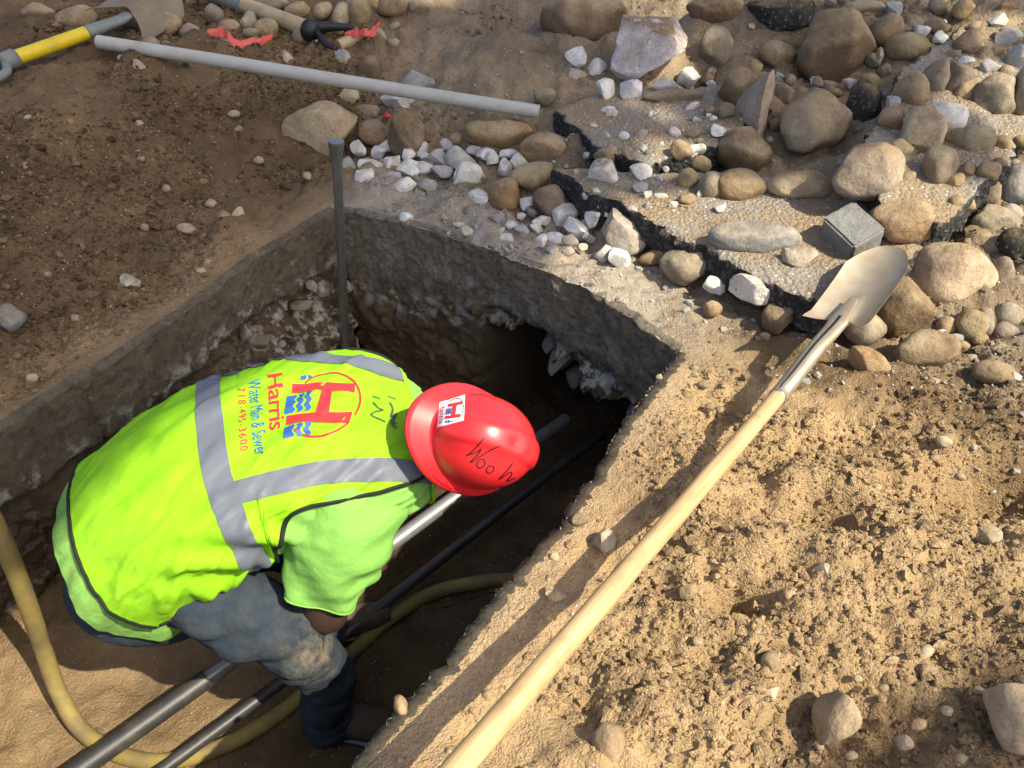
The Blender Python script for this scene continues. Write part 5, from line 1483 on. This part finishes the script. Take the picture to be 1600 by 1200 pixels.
# sleeves
shN = T0 + bf * 0.585 + bl_ * 0.175 + bk * 0.035
cuffN = np.array([-0.462, 1.166, -0.235])
def sleeve(sh0, cuff, seed):
    mid = sh0 * 0.5 + cuff * 0.5
    n, seg = 46, 56
    Pc_ = crom([sh0, sh0 * 0.72 + cuff * 0.28 + bl_ * 0.012, sh0 * 0.36 + cuff * 0.64 + bl_ * 0.008, cuff], n)
    a = np.linspace(0, 2 * math.pi, seg, endpoint=False)
    V = []
    for i, c in enumerate(Pc_):
        u = i / (n - 1)
        ax1 = bf - np.dot(bf, nrm(cuff - sh0)) * nrm(cuff - sh0) * sstep(u, 0, 0.6); ax1 = nrm(ax1)
        d = nrm(cuff - sh0)
        ax2i = nrm(bk * 1.0 + bl_ * 0.25); ax2e = nrm(np.cross(d, ax1)); ax2e = ax2e * np.sign(np.dot(ax2e, bl_) + 1e-9)
        ax2 = nrm(ax2i * (1 - sstep(u, 0, 0.55)) + ax2e * sstep(u, 0, 0.55))
        ra = np.interp(u, [0, 0.35, 0.7, 1], [0.138, 0.130, 0.108, 0.087]); rb = np.interp(u, [0, 0.35, 0.7, 1], [0.095, 0.098, 0.090, 0.077])
        ring = c + np.outer(np.cos(a) * ra, ax1) + np.outer(np.sin(a) * rb, ax2)
        w = 0.010 * np.sin(a * 4 + 9 * u + seed) * sstep(u, 0.25, 1) + 0.010 * fbm(ring * 11, 3, seed) + 0.007 * np.sin(u * 26 + 2 * np.cos(a)) * np.exp(-((np.cos(a) - 0.9) / 0.5) ** 2)
        V.append(ring + nrm(ring - c) * w[:, None])
    V = np.array(V)
    hemr = V[-1].mean(0) + (V[-1] - V[-1].mean(0)) * 0.93
    inner = [hemr + nrm(sh0 - cuff) * k for k in (0.0, 0.03, 0.08)]
    V = np.concatenate([V, np.array(inner)])
    return V.reshape(-1, 3), grid_faces(n + 3, seg, True), V[n - 1]
V, F, ringN = sleeve(shN, cuffN, 1)
sv_ = pm('sleeve', V, F, 'tshirt', shirt); attr(sv_, 'grime', np.full(len(V), 0.12))
Vt, Ft = tube(np.r_[ringN, ringN[:1]], 0.0028, 6, False)
pm('sleeve_hem', Vt, Ft, 'tshirt', shirt)
shF = T0 + bf * 0.60 - bl_ * 0.175 + bk * 0.03
cuffF = T0 + bf * 0.66 - bl_ * 0.17 + np.array([0, 0, -0.22])
V, F, _r = sleeve(shF, cuffF, 2)
sv2 = pm('sleeve', V, F, 'tshirt', shirt); attr(sv2, 'grime', np.full(len(V), 0.12))

# --- body: one skinned figure under the clothes
V_, E_, R_ = [], [], []
def add(p, r, prev=None):
    V_.append(tuple(np.asarray(p, float) - PO)); R_.append(r)
    if prev is not None: E_.append((prev, len(V_) - 1))
    return len(V_) - 1
zc = lambda s: float(station(np.array(s))[0] - station(np.array(s))[2])
def sp_(s, l=0.0, dz=0.0): return T0 + bf * s + bl_ * l + np.array([0, 0, zc(s) + dz])
pel = add(sp_(0.06), 0.12)
w1 = add(sp_(0.25), 0.12, pel); c1_ = add(sp_(0.45), 0.12, w1); c2_ = add(sp_(0.62), 0.11, c1_)
nk_ = add(sp_(0.78, 0, -0.01), 0.06, c2_)
HC = at_depth(752, 690, 1.88)                                   # middle of the head under the hat
nk2 = add((sp_(0.80) + HC) / 2 + np.array([0, 0, -0.02]), 0.055, nk_)
hd_ = add(HC, 0.085, nk2)
for side, sh0, cuff, elb, wri, hnd in ((1, shN, cuffN, np.array([-0.462, 1.135, -0.318]), at(512, 872, -0.50), at(528, 846, -0.57)),
                                  (-1, shF, cuffF, cuffF + np.array([-0.02, 0.03, -0.10]), at(545, 770, -0.46), at(552, 752, -0.53))):
    a = add(sp_(0.60, 0.13 * side), 0.075, c2_)
    a = add(sh0 * 0.4 + cuff * 0.6, 0.056, a); e = add(elb, 0.062, a)
    f = add((elb * 0.55 + wri * 0.45), 0.043, e); wq = add(wri, 0.028, f)
    dirh = nrm(hnd - wri); lat = nrm(np.cross(dirh, [0.3, -0.3, 1.0]))
    pmid = add(wri + dirh * 0.055, 0.030, wq)
    for k, (o_, ln) in enumerate(((-0.030, 0.060), (-0.010, 0.072), (0.011, 0.068), (0.030, 0.052))):
        b0 = wri + dirh * 0.085 + lat * o_
        q = add(b0, 0.0095, pmid)
        q = add(b0 + dirh * ln * 0.45 + np.array([0, 0, -0.010]), 0.0088, q)
        q = add(b0 + dirh * ln * 0.70 + np.array([0, 0, -0.034]), 0.0080, q)
        add(b0 + dirh * ln * 0.62 + np.array([0, 0, -0.055]), 0.0070, q)
    q = add(wri + dirh * 0.035 - lat * 0.040, 0.011, wq); q = add(wri + dirh * 0.065 - lat * 0.058 + np.array([0, 0, -0.012]), 0.0098, q); add(wri + dirh * 0.090 - lat * 0.055 + np.array([0, 0, -0.030]), 0.0085, q)
for Ls in (thN, thF):
    q = pel
    for k in (0, 2, 3, 5, 6): q = add(np.array(Ls[k][:3]), 0.07 if k == 0 else 0.055 if k < 5 else 0.04, q)
    add(np.array(Ls[-1][:3]) + [0.02, 0, 0.0], 0.035, q)
me = bpy.data.meshes.new('body'); me.from_pydata(V_, E_, [])
ob = link('body_src', me)
md = ob.modifiers.new('skin', 'SKIN'); md.use_smooth_shade = True
for i, r in enumerate(R_): me.skin_vertices[0].data[i].radius = (r, r)
me.skin_vertices[0].data[0].use_root = True
md2 = ob.modifiers.new('sub', 'SUBSURF'); md2.levels = 2; md2.render_levels = 2
dgv = bpy.context.evaluated_depsgraph_get()
mb = bpy.data.meshes.new_from_object(ob.evaluated_get(dgv)); mb.name = 'body'
bpy.data.objects.remove(ob)
mb.materials.clear(); mb.materials.append(M['skin'])
mb.polygons.foreach_set('use_smooth', [True] * len(mb.polygons))
body = link('body', mb, person)

# --- head: face turned down, hair, then the hard hat worn back to front
Nax = camX * 0.62 + camD * -0.04 - camF * 0.78                    # crown direction of the hat
Nax = nrm(Nax)
Fax = -camX * 0.80 - camD * 0.36 - camF * 0.48                    # peak direction (towards the back of the neck)
Fax = nrm(Fax - Nax * np.dot(Fax, Nax)); Sax = np.cross(Nax, Fax)
if np.dot(Sax, camD) < 0: Sax = -Sax
HO = at_depth(745, 690, 1.84)                                     # centre of the hat rim plane
V, F = ICO[4]
hv = V * np.array([0.095, 0.078, 0.115])
face = -1.0                                                        # the face looks away from the peak
fx_, sy_, nz_ = hv[:, 0], hv[:, 1], hv[:, 2]
g = lambda cx, cy, cz, r: np.exp(-(((fx_ - cx) / r) ** 2 + ((sy_ - cy) / r) ** 2 + ((nz_ - cz) / r) ** 2))
hv[:, 0] += -0.026 * g(-0.095, 0, -0.015, 0.022) - 0.010 * g(-0.085, 0, -0.062, 0.022) + 0.010 * (g(-0.09, 0.032, 0.012, 0.018) + g(-0.09, -0.032, 0.012, 0.018)) - 0.008 * g(-0.08, 0, -0.095, 0.03)
hv[:, 1] += 0.018 * g(0.005, 0.078, -0.005, 0.020) - 0.018 * g(0.005, -0.078, -0.005, 0.020)
Vh = HO - Nax * 0.035 + np.outer(hv[:, 0], Fax) + np.outer(hv[:, 1], Sax) + np.outer(hv[:, 2], Nax)
head = pm('head', Vh, F, 'skin')
hm_ = (V[:, 2] > -0.25) & (V[:, 0] > -0.55)
hf = np.array([f for f in F if hm_[f].all()])
Vhair = HO - Nax * 0.035 + np.outer(hv[:, 0] * 1.04, Fax) + np.outer(hv[:, 1] * 1.04, Sax) + np.outer(hv[:, 2] * 1.03, Nax)
pm('hair', Vhair, hf, 'hair_black')
# shell
nth, nr = 144, 62
th = np.linspace(0, 2 * math.pi, nth, endpoint=False)
def hat_pt(th, u):
    """u 0 apex .. 1 foot of the dome .. 1.3 rim of the brim"""
    ct, st = np.cos(th), np.sin(th)
    af, as_ = 0.128, 0.108
    ud = np.minimum(u, 1.0)
    phi = ud * math.pi / 2
    rr_ = np.sin(phi) ** 0.86; hh = np.cos(phi) ** 0.90
    f = af * rr_ * ct; s = as_ * rr_ * st; h = 0.138 * hh
    # central ridge and two flat valleys
    ridge = np.exp(-(s / 0.030) ** 6) * sstep(rr_, -0.2, 0.3) * (1 - sstep(ud, 0.80, 0.97))
    val = np.exp(-((np.abs(s) - 0.056) / 0.020) ** 2) * sstep(f, -0.05, 0.06) * (1 - sstep(ud, 0.75, 0.96))
    k = 1 + 0.062 * ridge - 0.035 * val
    f, s, h = f * k, s * k, h * k
    b = np.maximum(u - 1.0, 0) / 0.3
    peak = np.clip(ct, 0, 1) ** 1.2
    ext = 0.017 + 0.036 * peak
    dx = ext * b
    nx_, ny_ = ct, st
    f = f + dx * nx_; s = s + dx * ny_ * (1 - 0.45 * peak)
    drop = 0.010 * b + 0.016 * peak * b + 0.010 * np.abs(st) ** 3 * b
    lip = -0.004 * np.maximum(b - 0.85, 0) / 0.15
    h = h - drop + lip
    return HO + f[..., None] * Fax + s[..., None] * Sax + h[..., None] * Nax
U, TT = np.meshgrid(np.r_[np.linspace(0.012, 1.0, 44), np.linspace(1.02, 1.3, 18)], th, indexing='ij')
Vo = hat_pt(TT, U).reshape(-1, 3)
Fo = grid_faces(U.shape[0], nth, True)
apex = hat_pt(np.array([0.0]), np.array([0.0]))
cap = [(k, (k + 1) % nth, len(Vo)) for k in range(nth)]
Vall = np.r_[Vo, apex]; n1 = len(Vall)
ctr = HO + Nax * 0.01
Vin = Vall + nrm(ctr - Vall) * 0.0028
Fall = Fo.tolist() + cap + [tuple(x + n1 for x in f[::-1]) for f in Fo.tolist() + cap]
last = (U.shape[0] - 1) * nth
Fall += [(last + k, last + (k + 1) % nth, last + (k + 1) % nth + n1, last + k + n1) for k in range(nth)]
hat = pm('hard_hat', np.r_[Vall, Vin], Fall, 'hat_red')
bm = bmesh.new(); bm.from_mesh(hat.data); bmesh.ops.recalc_face_normals(bm, faces=bm.faces[:]); bm.to_mesh(hat.data); bm.free()
# accessory slot on the near side
sl_th = np.linspace(R(58), R(82), 10) if np.dot(Sax, camD) > 0 else None
U2, T2 = np.meshgrid(np.linspace(1.06, 1.20, 4), sl_th, indexing='ij')
Vs = hat_pt(T2, U2).reshape(-1, 3) + Nax * 0.004
V, F = Vs, grid_faces(4, 10)
pm('slot', np.r_[V, V - Nax * 0.004], F.tolist() + (F + len(V)).tolist(), 'hat_red', hat)
# print and marker writing laid on the shell along the sight lines of the photograph's marks
hb = BVHTree.FromPolygons([Vector(v) for v in Vall], [tuple(f) for f in Fo.tolist() + cap])
CAMP = Vector((0, 0, CAM_H))
def on_hat(P, off):
    out = []
    for px, py in P:
        d = Vector(ray(px, py)).normalized()
        loc, nor, i, _ = hb.ray_cast(CAMP, d)
        if loc is None:
            loc, nor, i, _ = hb.find_nearest(CAMP + d * 1.86)
        if nor.dot(d) > 0: nor = -nor
        out.append(np.array(loc + nor * off))
    return np.array(out)
def hat_decal(name, polys, mat, off, parent=None):
    b = MB()
    for P, F in polys: b.add(on_hat(P, off), F)
    return b.build(name, M[mat], parent or hat, True, PO)
sc_ = [(687, 629), (727, 617), (725, 657), (684, 668)]
st_ = hat_decal('sticker', [quad_grid(sc_[0], sc_[1], sc_[2], sc_[3], 14, 14)], 'sticker_white', 0.0012)
def sq(u, v):
    a, b, c, d = map(np.array, sc_); u = np.asarray(u)[:, None]; v = np.asarray(v)[:, None]
    return (1 - u) * ((1 - v) * a + v * d) + u * ((1 - v) * b + v * c)
def s_quad(p00, p10, p11, p01):
    P, F = quad_grid(p00, p10, p11, p01, 8, 5); return sq(P[:, 0], P[:, 1]), F
def s_stroke(pts, w, n=30):
    P, F = stroke(pts, w, n); return sq(P[:, 0], P[:, 1]), F
ring_ = [(0.62 + 0.34 * math.cos(t), 0.5 + 0.44 * math.sin(t)) for t in np.linspace(-2.2, 2.2, 20)]
lt = [s_quad((0.36, 0.20), (0.90, 0.24), (0.90, 0.36), (0.36, 0.32)), s_quad((0.28, 0.64), (0.86, 0.72), (0.84, 0.84), (0.28, 0.76)), s_quad((0.54, 0.30), (0.70, 0.32), (0.66, 0.72), (0.50, 0.70))]
hat_decal('sticker_letter', lt, 'print_red', 0.0022, st_)
hat_decal('sticker_ring', [s_stroke(ring_, 0.022, 50)], 'marker_black', 0.0019, st_)
V, F = text_mesh('Harris', 1.0)
w = V[:, 0].max() - V[:, 0].min(); h = V[:, 1].max() - V[:, 1].min()
tx = (V[:, 0] - V[:, 0].min()) / w; ty = (V[:, 1] - V[:, 1].min()) / h
hat_decal('sticker_name', [(sq(0.05 + 0.20 * ty, 0.10 + 0.78 * tx), F)], 'print_red', 0.0020, st_)
hat_decal('sticker_waves', [s_quad((0.30, 0.37), (0.36, 0.37), (0.36, 0.60), (0.30, 0.60)), s_quad((0.38, 0.38), (0.44, 0.38), (0.44, 0.61), (0.38, 0.61)), s_quad((0.46, 0.38), (0.50, 0.38), (0.50, 0.62), (0.46, 0.62)), s_quad((0.30, 0.82), (0.36, 0.82), (0.36, 0.92), (0.30, 0.92)), s_quad((0.39, 0.83), (0.46, 0.83), (0.46, 0.95), (0.39, 0.95))], 'print_blue', 0.0021, st_)
def h_stroke(pts, w, n=26, smooth=True): return stroke(pts, w, n, smooth)
mk_ = [h_stroke([(757, 684), (744, 699), (731, 711), (729, 710)], 1.7), h_stroke([(731, 711), (745, 706), (753, 700)], 1.6), h_stroke([(753, 700), (745, 712), (736, 721), (738, 722)], 1.7), h_stroke([(738, 722), (752, 712), (770, 701), (782, 697)], 1.7),
       h_stroke([(749, 718), (745, 726), (750, 731), (757, 726), (757, 719), (750, 717)], 1.6, 30), h_stroke([(764, 727), (760, 734), (764, 739), (771, 735), (771, 729), (764, 727)], 1.6, 30),
       h_stroke([(801, 723), (792, 735), (781, 746), (783, 747), (797, 737), (799, 742), (792, 751), (805, 746)], 1.6, 44), h_stroke([(757, 600), (764, 599), (770, 602)], 1.5)]
for grp_ in (mk_[:4], mk_[4:5], mk_[5:6], mk_[6:7], mk_[7:]): hat_decal('marker_letter', grp_, 'marker_black', 0.0014)
# ------------------------------------------------------------------ loose crumbs of soil and gravel chips (uncountable)
def crumbs(name, label, cat, n, pts, size, tone_f, seed, mat, flat=0.75, sharp=False, cols=None):
    r = np.random.default_rng(seed)
    V0, F0 = ICO[1] if not sharp else ICO[1]
    # 12-vertex lumps
    bm = bmesh.new(); bmesh.ops.create_icosphere(bm, subdivisions=1, radius=1.0)
    base = np.array([v.co[:] for v in bm.verts]); bf = np.array([[v.index for v in f.verts] for f in bm.faces]); bm.free()
    protos = []
    for k in range(24):
        q = base * (1 + 0.45 * r.uniform(-1, 1, (len(base), 1)))
        protos.append((q * r.uniform(0.65, 1.25, 3)) @ rot_mat(r).T)
    protos = np.array(protos)
    m = len(pts)
    pi = r.integers(0, 24, m)
    z = HT(pts[:, 0], pts[:, 1])
    s = size
    cen = np.c_[pts, z + s * 0.25]
    V = cen[:, None, :] + protos[pi] * s[:, None, None] * np.array([1, 1, flat])
    nv = len(base)
    F = (bf[None] + (np.arange(m) * nv)[:, None, None]).reshape(-1, 3)
    o = mk(name, V.reshape(-1, 3), F, mat, None, False)
    tn, gr = tone_grey(pts[:, 0], pts[:, 1])
    tn = np.clip(tn + r.normal(0.0, 0.17, m), 0, 1)
    attr(o, 'tone', np.repeat(tn, nv)); attr(o, 'grey', np.repeat(gr, nv))
    tag(o, label, cat, kind='stuff')
    return o
def sample(n, seed, dens):
    r = np.random.default_rng(seed)
    P = np.c_[r.uniform(-2.3, 2.3, n), r.uniform(0.45, 4.2, n)]
    px, py, d = project(np.c_[P, np.zeros(n)])
    k = (px > -60) & (px < 1660) & (py > -420) & (py < 1260)
    P = P[k]
    P = P[~inside(P, COARSE)]
    dist, _ = near_poly(P, COARSE)
    P = P[dist > 0.012]
    w = dens(P[:, 0], P[:, 1])
    return P[r.uniform(0, 1, len(P)) < w]
def dens_soil(x, y):
    dl = (x - A[0]) * nL[0] + (y - A[1]) * nL[1]; db = (x - A[0]) * nB[0] + (y - A[1]) * nB[1]; dr = (x - B[0]) * nR[0] + (y - B[1]) * nR[1]
    lump = sstep(n2(x, y, 2.3, 2, 31), -0.25, 0.30)
    d0 = np.maximum(np.maximum(dl, db), dr)
    w = (0.05 + 0.80 * lump ** 1.3) * sstep(d0, 0.02, 0.16)
    near = 1.0 / (0.45 + 0.22 * np.hypot(x, y - 0.2) ** 2)
    return np.clip(w * near * (1 + 1.6 * sstep(dl, 0.1, 0.3)), 0, 1)
Pc = sample(260000, 5, dens_soil)
r_ = np.random.default_rng(9)
sz = np.clip(r_.lognormal(math.log(0.0027), 0.66, len(Pc)), 0.0015, 0.017)
crumbs('soil_crumbs', 'loose crumbs of soil strewn over the ground', 'soil', 0, Pc, sz, None, 12, M['soil'])
def dens_chip(x, y):
    db = (x - A[0]) * nB[0] + (y - A[1]) * nB[1]; dl = (x - A[0]) * nL[0] + (y - A[1]) * nL[1]
    return sstep(db, 0.02, 0.12) * (1 - 0.85 * sstep(db, 0.5, 1.4)) * sstep(dl, 0.12, -0.05) * (0.35 + 0.65 * sstep(n2(x, y, 6, 2, 77), -0.2, 0.4))
Pg = sample(11000, 6, dens_chip)
szg = np.clip(r_.lognormal(math.log(0.0048), 0.55, len(Pg)), 0.0025, 0.014)
simple('gravel', (0.30, 0.275, 0.235), 0.9, var=0.7, scale=45, bump=0.4)
crumbs('gravel_chips', 'pale gravel chips and grit behind the pit rim', 'gravel', 0, Pg, szg, None, 13, M['gravel'], 0.8, True)
# ------------------------------------------------------------------ unseen shade tree right of the camera, crown shaped to place shade and sun
LIT = [(-1.09, 1.18), (-0.98, 1.40), (-0.84, 1.62), (-0.30, 1.98), (0.02, 2.28), (0.22, 2.62), (0.62, 2.62), (1.05, 2.50), (1.7, 2.55), (1.9, 1.9),
       (1.45, 1.00), (1.0, 0.82), (0.55, 0.62), (0.2, 0.3), (-0.9, 0.1), (-1.5, 0.5)]
LIT = np.array(LIT)
def shade_keep(Q):
    """True where a leaf may hang: its shadow falls outside the open gap"""
    lit = inside(Q, LIT)
    d, _ = near_poly(Q, LIT)
    lit &= (d > 0.03)
    dap = n2(Q[:, 0], Q[:, 1], 1.9, 2, 61) > 0.08
    zone = (Q[:, 0] > 0.25) & (Q[:, 1] > 2.45) & (Q[:, 1] < 4.6)
    lit |= dap & zone
    lit |= ((Q[:, 0] + 0.72) ** 2 + (Q[:, 1] - 4.75) ** 2 < 0.20)
    return ~lit
simple('leaf', (0.055, 0.12, 0.03), 0.6, var=0.4, scale=3)
simple('bark', (0.13, 0.10, 0.075), 0.9, var=0.4, scale=14, bump=0.8, bscale=30)
tree = empty('shade_tree', (6.3, -4.2, 0))
tag(tree, 'unseen leafy tree outside the frame, its crown shaped to shade the dug-up ground', 'tree')
N = 52000
cx = np.r_[rng.uniform(-3.6, 4.2, N), rng.uniform(-3.4, 0.2, 24000)]; cy = np.r_[rng.uniform(-1.6, 6.6, N), rng.uniform(1.2, 4.6, 24000)]
k = shade_keep(np.c_[cx, cy])
edge = n2(cx, cy, 0.9, 3, 63) * 0.9
k &= (((cx - 0.1) / 3.6) ** 2 + ((cy - 2.6) / 4.1) ** 2 + edge * 0.3) < 1.0
cx, cy = cx[k], cy[k]
tt = 8.3 + 1.1 * np.clip(rng.normal(0, 0.5, len(cx)), -1, 1) + 0.5 * n2(cx, cy, 1.1, 2, 64)
cen = np.c_[cx, cy, np.zeros(len(cx))] + SUN * tt[:, None]
n = len(cen)
sz = rng.uniform(0.055, 0.095, n)
nor = nrm(rng.normal(0, 1, (n, 3)) * 0.55 + SUN)
ta = nrm(np.cross(nor, nrm(rng.normal(0, 1, (n, 3))))); tb = np.cross(nor, ta)
shape = [(-1, 0), (-0.2, 0.55), (1, 0), (-0.2, -0.55)]
V = np.stack([cen + ta * (a * sz)[:, None] + tb * (b * sz)[:, None] for a, b in shape], 1).reshape(-1, 3)
o = mk('crown', V - np.array([6.3, -4.2, 0]), np.arange(4 * n).reshape(-1, 4), M['leaf'], tree, False)
tb_ = MB()
cc = cen.mean(0) - np.array([6.3, -4.2, 0])
trunk = crom([(0, 0, -0.1), (0.05, 0.02, 1.6), (-0.05, 0.1, 3.4), (-0.3, 0.3, 4.9)], 24)
tb_.add(*tube(trunk, np.linspace(0.27, 0.15, 24), 14))
for q in range(40):
    tgt = cen[rng.integers(n)] - np.array([6.3, -4.2, 0])
    st = trunk[rng.integers(13, 24)]
    mid = (st + tgt) / 2 + np.array([0, 0, 0.25])
    path = crom([st, mid, tgt], 12)
    W_ = path + np.array([6.3, -4.2, 0]); Q_ = (W_ - SUN * (W_[:, 2:] / SUN[2]))[:, :2]
    if inside(Q_, LIT).any(): continue
    tb_.add(*tube(path, np.linspace(0.06, 0.012, 12), 7))
tb_.build('trunk', M['bark'], tree)
